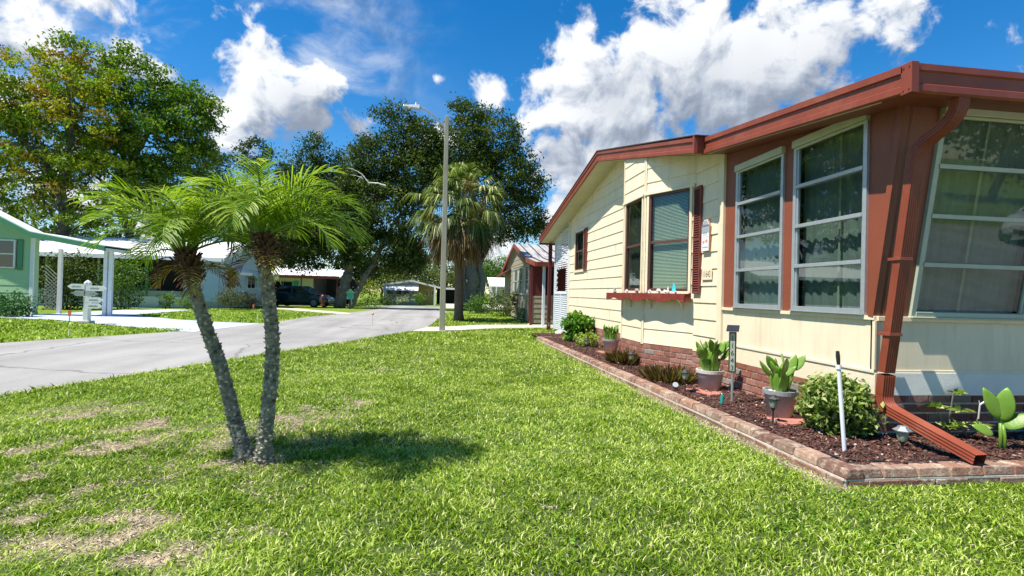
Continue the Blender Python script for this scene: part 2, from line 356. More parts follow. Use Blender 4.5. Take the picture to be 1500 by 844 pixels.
# ================================================================== frames on walls
class Fr:
    def __init__(s, o, u, n, t=(0, 0, 1)):
        s.o = Vector(o); s.u = Vector(u).normalized(); s.n = Vector(n).normalized(); s.t = Vector(t).normalized()
    def p(s, u, d, z): return s.o+s.u*u+s.n*d+s.t*z
    def box(s, mb, u0, u1, d0, d1, z0, z1):
        return mb.hexa([s.p(u0, d0, z0), s.p(u1, d0, z0), s.p(u1, d1, z0), s.p(u0, d1, z0), s.p(u0, d0, z1), s.p(u1, d0, z1), s.p(u1, d1, z1), s.p(u0, d1, z1)])
def lap(mb, fr, L, z0, top, openings=(), e=.23, breaks=(), u_start=0, lo=.016, hi=.003):
    z = z0; zmax = max(top(u) for u in [u_start, L, *breaks])
    while z < zmax-1e-4:
        z1 = z+e
        zb = sorted({z, z1, *[q for o in openings for q in (o[2], o[3]) if z < q < z1]})
        for a, b in zip(zb, zb[1:]):
            cr_ = set(); uu_ = sorted({u_start, L, *[q for q in breaks if u_start < q < L]})
            for p, q in zip(uu_, uu_[1:]):
                for zl in (a, b):
                    tp, tq = top(p), top(q)
                    if (tp-zl)*(tq-zl) < 0: cr_.add(p+(q-p)*(zl-tp)/(tq-tp))
            ub = sorted({u_start, L, *cr_, *[q for q in breaks if u_start < q < L], *[q for o in openings if o[2] < b-1e-6 and o[3] > a+1e-6 for q in (o[0], o[1]) if u_start < q < L]})
            for p, q in zip(ub, ub[1:]):
                if any(o[0] <= p+1e-6 and o[1] >= q-1e-6 and o[2] < b-1e-6 and o[3] > a+1e-6 for o in openings): continue
                tp, tq = top(p), top(q)
                if max(tp, tq) <= a+1e-6: continue
                # clip to the slope
                if min(tp, tq) <= a:
                    f = (a-tp)/(tq-tp); m = p+(q-p)*f
                    if tp < tq: p2, q2, tp2, tq2 = m, q, a, tq
                    else: p2, q2, tp2, tq2 = p, m, tp, a
                else: p2, q2, tp2, tq2 = p, q, tp, tq
                b1, b2 = min(b, tp2), min(b, tq2)
                d = lambda zz: lo+(hi-lo)*(zz-z)/e
                mb.quad(fr.p(p2, d(a), a), fr.p(q2, d(a), a), fr.p(q2, d(b2), b2), fr.p(p2, d(b1), b1))
                if a == z: mb.quad(fr.p(p2, hi, a), fr.p(q2, hi, a), fr.p(q2, d(a), a), fr.p(p2, d(a), a))
        z = z1
def bricks(mb, fr, L, z0, n, bl=.205, ch=.079, proud=.012, pal=((.30, .105, .065), (.34, .13, .085), (.25, .08, .05), (.38, .18, .13)), off=0, jh=.015, jv=.009, u0=0, deep=.10, jit=.004, last=None):
    for k in range(n):
        u = u0-(bl/2 if (k+off) % 2 else 0)
        while u < L:
            a, b = max(u+jv/2, u0), min(u+bl-jv/2, L)
            if b-a > .02:
                c = pal[int(rng.integers(len(pal)))]; j = 1+.25*(rng.random()-.5)
                if rng.random() < .06: c = (.32, .26, .22)
                mb.col = sh(c, j); dd = proud+jit*(rng.random()-.5)
                fr.box(mb, a, b, -deep, dd, z0+k*ch, z0+(k+1)*ch-jh)
            u += bl
    mb.col = (1, 1, 1)

W = 3.58; WM = 3.58
YF, YS, YE = 3.94, 6.33, 14.62       # front corner, sunroom / main joint, far end of the siding
XM, XR = 3.12, 3.24                  # fascia planes
def interp(pts):
    ys = [p[0] for p in pts]; zs = [p[1] for p in pts]
    return lambda y: float(np.interp(y, ys, zs)) if ys[0] <= y <= ys[-1] else (zs[0]+(y-ys[0])*(zs[1]-zs[0])/(ys[1]-ys[0]) if y < ys[0] else zs[-1]+(y-ys[-1])*(zs[-1]-zs[-2])/(ys[-1]-ys[-2]))
main_top = interp([(6.33, 3.25), (10.62, 4.20), (17.1, 3.045)])
room_top = interp([(3.29, 2.905), (6.33, 3.245)])
FD = .21                              # fascia depth
H_ = thing('mobile_home', 'cream sided mobile home with rust red trim and sunroom beside the lawn', 'house', (3.58, 3.94, 0))
LW = Fr((W, 0, 0), (0, 1, 0), (-1, 0, 0))
# main gable wall : near piece 6.33-7.12, far piece 9.9-14.62
mtop = lambda y: main_top(y)-FD+.03
mb = MB()
lap(mb, LW, 7.12, .45, mtop, u_start=6.45)
mb.build('siding', 'siding', H_); mb = MB()
lap(mb, LW, YE, .45, mtop, [(13.12, 13.98, 1.86, 2.88)], breaks=(10.62,), u_start=9.6)
mb.build('siding', 'siding', H_)
# bay with an angled near facet
A0, A1, A2, A3 = (3.58, 7.12), (3.17, 8.0), (3.17, 8.98), (3.58, 9.86)
def facet(a, b):
    a = Vector((*a, 0)); b = Vector((*b, 0)); u = (b-a).normalized(); n = Vector((-u.y, u.x, 0))
    if n.x > 0: n = -n
    return Fr(a, u, n), (b-a).length
bayz = .47; bay = MB(); fac = [facet(A0, A1), facet(A1, A2), facet(A2, A3)]
wz0, wz1 = 1.30, 2.80
openb = [(.10, .88), (.10, .86), (.12, .88)]
for (fr, L), (o0, o1) in zip(fac, openb):
    tp = lambda u, fr=fr: mtop(fr.p(u, 0, 0).y)
    lap(bay, fr, L, bayz, tp, [(o0, o1, wz0, wz1)], e=.23, lo=.014)
bay_o = bay.build('bay_siding', 'siding', H_)
tr = MB()
for (fr, L), (o0, o1) in zip(fac, openb):
    tr = MB()
    for u in ((L,) if fr is fac[0][0] else (0, L)):
        zt = mtop(fr.p(u, 0, 0).y)
        fr.box(tr, u-.028 if u else 0, u if u else .028, -.01, .024, bayz-.02, zt)
    fr.box(tr, o0-.045, o0, .001, .03, wz0-.03, wz1+.03); fr.box(tr, o1, o1+.045, .001, .03, wz0-.03, wz1+.03)
    fr.box(tr, o0-.09, o1+.09, .001, .045, wz1, wz1+.045); tr.build('window_trim', 'trimc', H_, bevel=.003)
tr = MB()
LW.box(tr, 6.33, 6.45, -.01, .035, .43, mtop(6.35)); tr.build('corner_trim', 'trimc', H_, bevel=.003); tr = MB(); LW.box(tr, YE-.07, YE+.02, -.01, .026, .43, mtop(YE)); tr.build('corner_trim', 'trimc', H_, bevel=.003); tr = MB()
LW.box(tr, 13.08, 13.12, .001, .03, 1.80, 2.92); LW.box(tr, 13.98, 14.02, .001, .03, 1.80, 2.92); LW.box(tr, 13.04, 14.06, .001, .04, 1.80, 1.86)
tr.build('window_trim', 'trimc', H_, bevel=.003)

def sash_window(fr, u0, u1, z0, z1, framemat='brown', glass='glassg', blind=True, name='window', parent=H_, fw=.035, screen=True):
    f = MB(); mid = (z0+z1)/2
    for a, b, c, d in ((u0, u0+fw, z0, z1), (u1-fw, u1, z0, z1), (u0+fw, u1-fw, z0, z0+fw), (u0+fw, u1-fw, z1-fw, z1)): fr.box(f, a, b, -.04, .012, c, d)
    fr.box(f, u0+fw, u1-fw, -.03, .006, mid-.022, mid+.018)
    wn = f.build(name, framemat, parent, bevel=.003)
    g = MB()
    g.quad(fr.p(u0+fw, -.01, mid+.018), fr.p(u1-fw, -.01, mid+.018), fr.p(u1-fw, -.01, z1-fw), fr.p(u0+fw, -.01, z1-fw)); g.quad(fr.p(u0+fw, -.024, z0+fw), fr.p(u1-fw, -.024, z0+fw), fr.p(u1-fw, -.024, mid-.022), fr.p(u0+fw, -.024, mid-.022))
    g.build('pane', glass, wn)
    if blind:
        b = MB(); z = z0+.02
        while z < z1-.01:
            b.quad(fr.p(u0+.02, -.055, z), fr.p(u1-.02, -.055, z), fr.p(u1-.02, -.078, z+.018), fr.p(u0+.02, -.078, z+.018)); z += .0215
        b.build('blind', 'blind', wn)
    else:
        b = MB(); n = 24
        for i in range(n):
            a = u0+(u1-u0)*i/n; c = u0+(u1-u0)*(i+1)/n
            b.quad(fr.p(a, -.1-.02*math.sin(i*1.9), z0), fr.p(c, -.1-.02*math.sin((i+1)*1.9), z0), fr.p(c, -.1-.02*math.sin((i+1)*1.9), z1), fr.p(a, -.1-.02*math.sin(i*1.9), z1))
        b.build('curtain', 'shade', wn)
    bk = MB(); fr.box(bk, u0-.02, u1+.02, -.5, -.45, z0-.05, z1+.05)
    return wn, bk
back = MB()
for (fr, L), (o0, o1), bl in zip(fac, openb, (True, False, True)):
    w_, bk = sash_window(fr, o0, o1, wz0, wz1, blind=bl); back.add(bk.v, bk.f)
w_, bk = sash_window(LW, 13.12, 13.98, 1.86, 2.88, blind=False); back.add(bk.v, bk.f)
mb = MB()
for y_, k_ in ((12.2, 9), (10.6, 7), (11.5, 4), (13.6, 2), (10.2, 11), (12.7, 5), (14.2, 8), (10.9, 1)):
    mb = MB(); z_ = .45+k_*.23; LW.box(mb, y_, y_+.006, .0, .0175, z_+.004, z_+.222); mb.build('butt_joint', 'header', H_)
# louvred shutters
def shutter(fr, u0, u1, z0, z1):
    s = MB(); fr.box(s, u0, u0+.022, .018, .048, z0, z1); fr.box(s, u1-.022, u1, .018, .048, z0, z1)
    for z in (z0, (z0+z1)/2-.02, z1-.04): fr.box(s, u0+.022, u1-.022, .018, .046, z, z+.04)
    fr.box(s, u0+.022, u1-.022, .016, .020, z0+.04, z1-.04)
    z = z0+.05
    while z < z1-.05:
        s.hexa([fr.p(u0+.022, .046, z), fr.p(u1-.022, .046, z), fr.p(u1-.022, .022, z+.022), fr.p(u0+.022, .022, z+.022),
                fr.p(u0+.022, .046, z+.006), fr.p(u1-.022, .046, z+.006), fr.p(u1-.022, .022, z+.028), fr.p(u0+.022, .022, z+.028)]); z += .033
    return s.build('shutter', 'shutter', H_)
shutter(LW, 6.91, 7.11, 1.26, 2.78); shutter(LW, 12.78, 13.04, 1.84, 2.90)

# ---------------------------------------------------------------- sunroom, street-side wall
RZ = 1.09
rtop = lambda y: room_top(y)-FD+.02
lean = (3.94-3.69)/(2.68-1.09)
FT = Vector((0, -lean, 1)).normalized()
mb = MB(); mb.prism([(W, 3.945, .64), (W, 6.33, .64), (W, 6.33, RZ-.02), (W, 3.945, RZ-.02)], (.05, 0, 0)); mb.build('lower_panel', 'panel', H_)
mb = MB(); mb.prism([(W-.012, 3.925, .43), (W-.012, 6.33, .43), (W-.012, 6.33, .615), (W-.012, 3.925, .615)], (.05, 0, 0)); mb.build('base_board', 'board', H_, bevel=.004)
mb = MB()
LW.box(mb, 3.93, 6.33, .0, .022, .615, .642); LW.box(mb, 3.93, 6.33, .0, .026, RZ-.035, RZ); LW.box(mb, 3.925, 3.955, .0, .02, .642, RZ-.035)
mb.build('panel_trim', 'trimc', H_, bevel=.003)
wa = (5.15, 6.06, 1.105, 2.84); wb = (4.035, 4.985, 1.105, 2.84)
mb = MB()
yf = lambda z: 3.94-lean*(z-1.09)
def pane_poly(pts): mb.prism([(W, y, z) for y, z in pts], (.06, 0, 0))
pane_poly([(3.94, RZ), (wb[0], RZ), (wb[0], 2.84), (yf(2.84), 2.84)])
pane_poly([(wb[1], RZ), (wa[0], RZ), (wa[0], 2.84), (wb[1], 2.84)])
pane_poly([(wa[1], RZ), (6.33, RZ), (6.33, 2.84), (wa[1], 2.84)])
pane_poly([(yf(2.84), 2.842), (6.33, 2.842), (6.33, rtop(6.33)), (4.6, rtop(4.6)), (yf(2.84), rtop(3.7))])
mb.build('red_wall_panel', 'red', H_)
def awning_window(fr, u0, u1, z0, z1, n=4, framemat='alu', glass='glass', headz=.075, curtain=True, mull=None, bars=None):
    f = MB(); fw = .04
    fr.box(f, u0, u0+fw, -.03, .028, z0, z1-headz); fr.box(f, u1-fw, u1, -.03, .028, z0, z1-headz)
    fr.box(f, u0+fw, u1-fw, -.03, .034, z0, z0+fw); fr.box(f, u0-.004, u1+.004, -.03, .05, z0-.012, z0)
    zz = np.linspace(z0+fw, z1-headz, n+1) if bars is None else bars
    for z in zz[1:-1]: fr.box(f, u0+fw, u1-fw, -.015, .036, z-.018, z+.018)
    # inner sash stiles
    for i in range(n):
        a, b = zz[i]+(.018 if i else 0), zz[i+1]-(.018 if i < n-1 else 0)
        fr.box(f, u0+fw, u0+fw+.02, -.012, .014, a, b); fr.box(f, u1-fw-.02, u1-fw, -.012, .014, a, b)
    wn = f.build('window', framemat, H_, bevel=.003)
    h = MB(); fr.box(h, u0-.002, u1+.002, -.03, .05, z1-headz, z1); fr.box(h, u0+.01, u1-.01, .005, .03, z1-headz-.025, z1-headz-.002)
    h.build('header', 'header', wn, bevel=.003)
    g = MB(); 
    for i in range(n): g.quad(fr.p(u0+fw+.02, -.002, zz[i]+.018), fr.p(u1-fw-.02, -.002, zz[i]+.018), fr.p(u1-fw-.02, -.002, zz[i+1]-.018), fr.p(u0+fw+.02, -.002, zz[i+1]-.018))
    g.build('pane', glass, wn)
    if curtain:
        c = MB(); nn = int((u1-u0)/.016); pts = []
        for i in range(nn+1):
            u = u0+(u1-u0)*i/nn
            pts.append((u, -.10-.009*math.sin(u*47+1.3*math.sin(u*9))-.003*math.sin(u*131)))
        for (a, da), (b, db) in zip(pts, pts[1:]):
            c.quad(fr.p(a, da, z0-.05), fr.p(b, db, z0-.05), fr.p(b, db, z1), fr.p(a, da, z1))
        c.build('curtain', 'curtain', wn, smooth=True)
        if mull:
            s = MB(); fr.box(s, mull[0], mull[0]+.022, -.066, -.062, z0, z1-headz); s.build('curtain_seam', 'header', wn)
    return wn
awning_window(LW, *wa); awning_window(LW, *wb, mull=(4.43, 4.45))
# ---------------------------------------------------------------- sunroom, raked front wall
XE = 9.6
FW = Fr((0, 3.94, RZ), (1, 0, 0), (0, -1, -lean), FT)
mb = MB(); mb.prism([(W, 3.94, .64), (XE, 3.94, .64), (XE, 3.94, RZ-.02), (W, 3.94, RZ-.02)], (0, .05, 0)); mb.build('lower_panel', 'panel', H_)
mb = MB(); mb.prism([(W-.008, 3.928, .43), (XE, 3.928, .43), (XE, 3.928, .622), (W-.008, 3.928, .622)], (0, .05, 0)); mb.build('base_board', 'white_board', H_, bevel=.004)
mb = MB(); mb.box(W, XE, 3.912, 3.94, RZ-.04, RZ); mb.box(W, XE, 3.932, 3.94, .622, .642); mb.build('panel_trim', 'trimc', H_, bevel=.003)
wl = (2.79-1.09)/FT.z
mb = MB(); FW.box(mb, W, 3.875, -.06, 0, 0, wl+.02)
FW.box(mb, 3.875, XE, -.06, 0, wl+.003, wl+.02)
xs = 3.88
ends = []
while xs < XE-1.1:
    ends.append((xs, xs+1.12)); xs += 1.17
for a, b in ends: FW.box(mb, b+.002, b+.048, -.06, .004, 0, wl)
FW.box(mb, ends[-1][1]+.05, XE, -.06, 0, 0, wl)
mb.build('red_wall_panel', 'red', H_)
for a, b in ends: awning_window(FW, a, b, .008, wl, framemat='alup', glass='glassf', headz=.085, mull=(a+.52, a+.56))
# corner batten (dark gap + cover)
mb = MB(); FW.box(mb, W-.03, W+.03, -.05, .004, -.01, wl+.015); mb.build('corner_batten', 'red', H_)
# room shell, interior shade painted in as near-black so the glass looks dark
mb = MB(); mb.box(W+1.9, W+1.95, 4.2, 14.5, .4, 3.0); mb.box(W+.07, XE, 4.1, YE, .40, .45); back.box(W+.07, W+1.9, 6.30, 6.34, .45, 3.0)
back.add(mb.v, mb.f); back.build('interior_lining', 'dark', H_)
# ---------------------------------------------------------------- brick skirt
mb = MB(); mo = MB()
n = 5; z0b = .45-n*.079
bricks(mb, LW, 7.12, z0b, n, u0=YF-.0, off=0); LW.box(mo, YF+.01, 7.12, -.1, .002, 0, .44)
for i, (fr, L) in enumerate(fac):
    bricks(mb, fr, L, z0b+.02, n, off=i); fr.box(mo, .001, L-.001, -.1, .002, 0, .46)
bricks(mb, LW, YE, z0b, n, u0=9.86); LW.box(mo, 9.86, YE, -.1, .002, 0, .44)
FB = Fr((W, YF, 0), (1, 0, 0), (0, -1, 0))
bricks(mb, FB, XE-W, z0b, n, off=1, pal=((.20, .07, .045), (.26, .10, .065), (.16, .055, .04), (.30, .16, .12), (.24, .17, .13)), u0=-.012); FB.box(mo, .01, XE-W, -.1, .002, 0, .44)
sk = mb.build('brick_skirt', 'brick', H_, bevel=.004); mo.build('mortar', 'mortar', sk)
# ---------------------------------------------------------------- roof
def roof_slab(x0, x1, prof, th, name, mat, drop=.0):
    m_ = MB(); poly = [(x0, y, z) for y, z in prof]+[(x0, y, z-th) for y, z in reversed(prof)]
    m_.prism(poly, (x1-x0, 0, 0)); return m_.build(name, mat, H_)
roof_slab(XM+.05, 17, [(6.33, 3.245), (10.62, 4.195), (17.12, 3.04)], .10, 'roof', 'shingle')
roof_slab(XR+.05, 10.3, [(3.35, 2.895), (6.325, 3.235)], .08, 'roof', 'redalu')
mb = MB()
for (ya, za), (yb, zb) in zip([(6.34, 3.08), (10.62, 4.02), (17.1, 2.87)], [(10.62, 4.02), (17.1, 2.87)]):
    mb.prism([(XM+.03, ya, za), (XM+.03, yb, zb), (XM+.03, yb, zb+.012), (XM+.03, ya, za+.012)], (1.6, 0, 0))
mb.build('soffit', 'soffit', H_)
mb = MB(); mb.prism([(XR+.03, 3.36, 2.72), (XR+.03, 6.33, 3.055), (XR+.03, 6.33, 3.065), (XR+.03, 3.36, 2.73)], (6.9, 0, 0)); mb.build('soffit', 'red', H_)
mb = MB(); mb.prism([(XR+.034, 3.62, 2.735), (XR+.034, 6.32, 3.04), (XR+.034, 6.32, 3.050), (XR+.034, 3.62, 2.745)], (.03, 0, 0)); mb.build('soffit_trim', 'trimc', H_)
def fascia(x, pts, out=-1):
    """rake fascia following (y,z) top points"""
    f = MB(); g = MB()
    prof = [(0, -.0), (.03, -.0), (.03, -.055), (.012, -.062), (.012, -.145), (.032, -.155), (.032, -.20), (.026, -.21), (0, -.21)]
    sec = [[(x-.0+0.03-d_, y, z+dz) for d_, dz in prof] for y, z in pts]
    m = len(prof)
    for s in sec: f.add([], [])
    base = len(f.v); allv = [p for s in sec for p in s]; fs = []
    for i in range(len(sec)-1):
        for k in range(m): fs.append((i*m+k, i*m+(k+1) % m, (i+1)*m+(k+1) % m, (i+1)*m+k))
    fs += [tuple(range(m)), tuple((len(sec)-1)*m+k for k in range(m))[::-1]]
    f.add(allv, fs); return f
f1 = fascia(XM, [(6.33, 3.25), (10.62, 4.20), (17.12, 3.045)]); f1.build('fascia', 'redalu', H_)
f2 = fascia(XR, [(3.35, 2.912), (6.33, 3.245)]); f2.build('fascia', 'redalu', H_)
# boxed end at the step, corner cap, drip edge shingles
mb = MB(); mb.box(XM+.002, XR+.08, 6.30, 6.335, 3.04, 3.262); mb.box(XM-.012, XM+.04, 6.285, 6.33, 3.03, 3.262); mb.build('step_end', 'redalu', H_, bevel=.004)
mb = MB(); mb.prism([(XM-.012, 6.25, 3.262), (XM-.012, 10.62, 4.225), (XM-.012, 17.15, 3.06), (XM-.012, 17.15, 3.05), (XM-.012, 10.62, 4.205), (XM-.012, 6.25, 3.25)], (.3, 0, 0)); mb.build('shingle_edge', 'shingle', H_)
# front gutter along the sunroom
prof = [(0, 0), (-.09, 0), (-.09, -.045), (-.075, -.055), (-.068, -.13), (-.085, -.145), (-.085, -.19), (-.07, -.205), (0, -.205)]
mb = MB(); GY = 3.385
pa = [(XR-.0, GY+d_, 2.903+dz) for d_, dz in prof]; mb.prism(pa, (7.1, 0, 0)); gut = mb.build('gutter', 'redalu', H_)
mb = MB(); mb.box(XR-.012, XR+.05, GY-.10, GY-.02, 2.69, 2.912); cc = mb.build('gutter_corner_cap', 'redalu', H_, bevel=.004)
for y_, z_ in ((GY-.08, 2.72), (GY-.08, 2.88), (GY-.035, 2.72), (GY-.035, 2.88)): mb = MB(); mb.tube([(XR-.018, y_, z_), (XR-.008, y_, z_)], .006, 6); mb.build('rivet', 'redalu', cc)
# ---------------------------------------------------------------- downspout
def sweep_rect(pts, w_, d_, xdir=(1, 0, 0), corr=False, openend=True, taper=None):
    m_ = MB(); pts = [Vector(p) for p in pts]; vs = []; n = len(pts); prof = []
    # ribbed rectangular section
    rib = 5
    for k in range(rib*2+1): prof.append((-w_/2+w_*k/(rib*2), -d_/2+(.005 if k % 2 else 0)))
    for k in range(1, 7): prof.append((w_/2-(.004 if k % 2 and k < 6 else 0), -d_/2+d_*k/6))
    for k in range(1, rib*2+1): prof.append((w_/2-w_*k/(rib*2), d_/2-(.005 if k % 2 else 0)))
    for k in range(1, 6): prof.append((-w_/2+(.004 if k % 2 else 0), d_/2-d_*k/6))
    m = len(prof)
    for i, p in enumerate(pts):
        t = (pts[min(i+1, n-1)]-pts[max(i-1, 0)]).normalized()
        x = Vector(xdir); x = (x-t*x.dot(t)).normalized(); y = t.cross(x)
        s = taper[i] if taper else 1
        for a, b in prof: vs.append(p+x*a*s+y*b*s)
    fs = [(i*m+k, i*m+(k+1) % m, (i+1)*m+(k+1) % m, (i+1)*m+k) for i in range(n-1) for k in range(m)]
    m_.add(vs, fs); return m_
def bend(a, b, c, r, n=7, crimp=.0):
    a, b, c = map(Vector, (a, b, c)); p = b+(a-b).normalized()*r; q = b+(c-b).normalized()*r; out = []
    for i in range(n+1):
        t = i/n; out.append((p*(1-t)+b*t)*(1-t)+(b*t+q*(1-t)*0+q*t)*t if False else p*(1-t)**2+b*2*t*(1-t)+q*t*t)
    return out
k0 = Vector((3.69, GY-.035, 2.72)); k1 = Vector((3.69, GY-.025, 2.58)); k2 = Vector((3.60, 3.60, 2.40)); k3 = Vector((3.59, 3.835, .62)); k4 = Vector((3.59, 3.85, .36)); k5 = Vector((3.615, 3.10, .165))
DW, DD = .094, .070
def crimped(pts, amp=.03):
    return [1+amp*(i % 2) for i in range(len(pts))]
up1 = [k0]+bend(k0, k1, k2, .10, 12); up2 = bend(k1, k2, k3, .09, 12)
p_ = up1+up2
ds = sweep_rect([*up1, *up2], DW, DD, taper=[1]+crimped(up1[1:], .05)+crimped(up2, .05)).build('downspout', 'redalu', H_)
sweep_rect([up2[-1], k3+Vector((0, 0, .02))], DW*1.0, DD).build('straight_pipe', 'redalu', ds)
sweep_rect([k3, k4+Vector((0, 0, .10))], DW*1.07, DD*1.07).build('collar', 'redalu', ds)
for zz_ in (1.55, .95):
    m_ = MB(); f_ = (k2.z-zz_)/(k2.z-k3.z); c_ = k2.lerp(k3, f_); m_.box(c_.x-DW*.62, c_.x+DW*.62, c_.y-DD*.56, c_.y+DD*1.1, zz_-.012, zz_+.012); m_.build('strap', 'redalu', ds, bevel=.002)
low = [k4+Vector((0, 0, .13))]+bend(k4+Vector((0, 0, .13)), k4, k5, .10, 10)+[k5]
sweep_rect(low, DW*1.02, DD*1.02).build('outlet_pipe', 'redalu', ds)
# ---------------------------------------------------------------- lattice screen and post at the far end
lt = MB(); fr = Fr((W-.02, 0, 0), (0, 1, 0), (-1, 0, 0)); y0, y1 = 14.66, 16.45; zt = lambda y: mtop(y)-.02
def hole(y, z): return 14.95 < y < 16.15+.05*math.sin(z*40) and 1.28 < z < 1.98+.05*math.sin(y*22)
z = .12
while z < 3.1:
    s = y0
    segs = np.arange(y0, y1+.001, .06); run = None
    for a in segs:
        ok = not hole(a, z) and zt(a) > z+.03
        if ok and run is None: run = a
        if (not ok or a >= y1-.06) and run is not None:
            if a-run > .03: fr.box(lt, run, a, 0, .012, z, z+.032)
            run = None
    z += .062 if z > 0 else .1
for y in np.arange(y0, y1, .105):
    run = None
    for z in np.arange(.1, 3.15, .05):
        ok = not hole(y, z) and z < zt(y)
        if ok and run is None: run = z
        if (not ok) and run is not None: fr.box(lt, y, y+.036, -.012, 0, run, z); run = None
fr.box(lt, y0-.03, y0+.03, -.02, .03, .08, zt(y0)); fr.box(lt, y1-.03, y1+.03, -.02, .03, .08, zt(y1)); fr.box(lt, y0, y1, -.02, .03, 1.22, 1.28); fr.box(lt, 15.5, 15.54, .0, .03, .08, 1.22)
lt.build('lattice_screen', 'whitelat', H_)
mb = MB(); mb.box(3.42, 3.53, 16.86, 16.97, 0, 2.87); mb.build('porch_post', 'maroon', H_, bevel=.006)
mb = MB(); mb.box(3.15, 16.9, 17.04, 17.12, 2.83, 3.03); mb.build('eave_beam', 'redwood', H_)
mb = MB(); mb.box(W+.1, 16.5, YE-.1, YE, .02, 3.3); mb.box(W+.1, W+.15, YE, 16.4, .0, .12); mb.build('rear_wall', 'maroon', H_)
mb = MB(); mb.box(W+.5, W+.56, 15.4, 15.7, .1, 2.6); mb.build('inner_post', 'trimc', H_)
mb = MB(); mb.box(XE-.05, XE, 4.0, 6.3, 0, 3.2); mb.box(XE, 16.8, 6.33, 6.4, 0, 3.1); mb.build('side_wall', 'panel', H_)
# window shelf along the bay
sf = MB(); sv = MB(); off = .19
def offs(d):
    n0, n1 = fac[0][0].n, fac[1][0].n
    m_ = (n0+n1); m_ = m_/m_.dot(n0)
    return [Vector((*A0, 0))+n0*d+fac[0][0].u*.0, Vector((*A1, 0))+m_*d, Vector((*A2, 0))+n1*d+fac[1][0].u*.35]
inn, out = offs(.05), offs(off)
inn[0] += fac[0][0].u*.02; out[0] += fac[0][0].u*.02
sz = 1.235
for i in range(2):
    sf.prism([(*inn[i].xy, sz), (*out[i].xy, sz), (*out[i+1].xy, sz), (*inn[i+1].xy, sz)], (0, 0, .022))
shelf = sf.build('window_shelf', 'redwood', H_)
for i in range(2):
    a, b = out[i], out[i+1]; L = (b-a).length; n = 26
    for k in range(n):
        p = a+(b-a)*k/n; q = a+(b-a)*(k+1)/n
        ph = lambda t: -.085-.022*math.cos(t*(2 if i else 2)*2*PI+PI*.2)
        nn = fac[i][0].n*.016
        sv.hexa([(*p.xy, sz+ph(k/n)), (*q.xy, sz+ph((k+1)/n)), (*(q-nn).xy, sz+ph((k+1)/n)), (*(p-nn).xy, sz+ph(k/n)), (*p.xy, sz), (*q.xy, sz), (*(q-nn).xy, sz), (*(p-nn).xy, sz)])
sv.hexa([(*out[0].xy, sz-.09), (*(out[0]+fac[0][0].u*.016).xy, sz-.09), (*(inn[0]+fac[0][0].u*.016).xy, sz-.09), (*inn[0].xy, sz-.09), (*out[0].xy, sz), (*(out[0]+fac[0][0].u*.016).xy, sz), (*(inn[0]+fac[0][0].u*.016).xy, sz), (*inn[0].xy, sz)])
sv.build('valance', 'redwood', shelf)
for fr, u in ((fac[0][0], .2), (fac[0][0], .8), (fac[1][0], .5)):
    br = MB(); br.tube([fr.p(u, .03, sz-.2), fr.p(u, .05, sz-.13), fr.p(u, .10, sz-.08), fr.p(u, .16, sz-.06)], .009, 6); fr.box(br, u-.01, u+.01, .016, .03, sz-.22, sz-.03); br.build('bracket', 'trimc', shelf)
# ---------------------------------------------------------------- things on the wall
pl = thing('welcome_plaque', 'white and grey painted plaque with pointed top on the siding right of the shutter', 'plaque', (W-.02, 6.62, 2.0))
PF = Fr((W-.02, 6.755, 1.84), (0, -1, 0), (-1, 0, 0)); PF.u = PF.u*1.35; PF.t = PF.t*1.08
def shp(s): return [(-.075, 0), (.075, 0), (.075, s*.31), (.035, s*.40), (-.035, s*.40), (-.075, s*.31)]
mb = MB(); mb.prism([PF.p(a, .0, b) for a, b in shp(1)], PF.n*.025); mb.build('board', 'woodedge', pl)
mb = MB(); mb.prism([PF.p(a*.97, .026, .004+b*.985) for a, b in shp(1)], PF.n*.004); mb.build('face', 'white', pl)
mb = MB(); mb.prism([PF.p(a, .0305, b) for a, b in [(-.07, .235), (.07, .235), (.07, .305), (.033, .39), (-.033, .39), (-.07, .305)]], PF.n*.002); mb.build('painted_top', 'slate', pl)
text('Welcome', .052, frame_mtx(PF.p(0, .0335, .325), (0, -1, 0), (0, 0, 1)), 'ink', pl)
mb = MB()
for a, b, s in ((-.03, .12, 1), (.028, .13, 1.1)):
    pts = [(a+.022*s*math.cos(t), b+.016*s*math.sin(t)) for t in np.linspace(0, 2*PI, 11)[:-1]]
    mb.prism([PF.p(x, .0305, z) for x, z in pts], PF.n*.002)
    mb.bar(PF.p(a+.015*s, .032, b+.01), PF.p(a+.006*s, .032, b+.05), .006, .002); mb.bar(PF.p(a+.006*s, .032, b+.05), PF.p(a+.018*s, .032, b+.058), .007, .002)
    mb.bar(PF.p(a-.004, .032, b-.01), PF.p(a-.006, .032, b-.05), .003, .002)
mb.build('flamingo_painting', 'pink', pl)
mb = MB()
for k in range(9):
    x = -.052+k*.0125; mb.bar(PF.p(x, .0315, .045+.008*(k % 2)), PF.p(x+.0125, .0315, .045+.008*((k+1) % 2)+.004), .0032, .002)
for k in range(4):
    x = -.035+k*.022; mb.bar(PF.p(x, .0315, .20), PF.p(x+.004, .0315, .235+.01*(k % 2)), .004, .002)
mb.build('script_line', 'ink', pl)
npl = thing('house_number', 'small cream number plate reading 11643 below the painted plaque', 'house number', (W-.02, 6.73, 1.52))
NF = Fr((W-.02, 6.73, 1.52), (0, -1, 0), (-1, 0, 0))
mb = MB(); NF.box(mb, -.135, .135, 0, .012, -.07, .075); mb.build('plate', 'trimc', npl, bevel=.003)
text('11643', .125, frame_mtx(NF.p(0, .0125, .005), (0, -1, 0), (0, 0, 1)), 'numb', npl, name='digits', sx=.72)
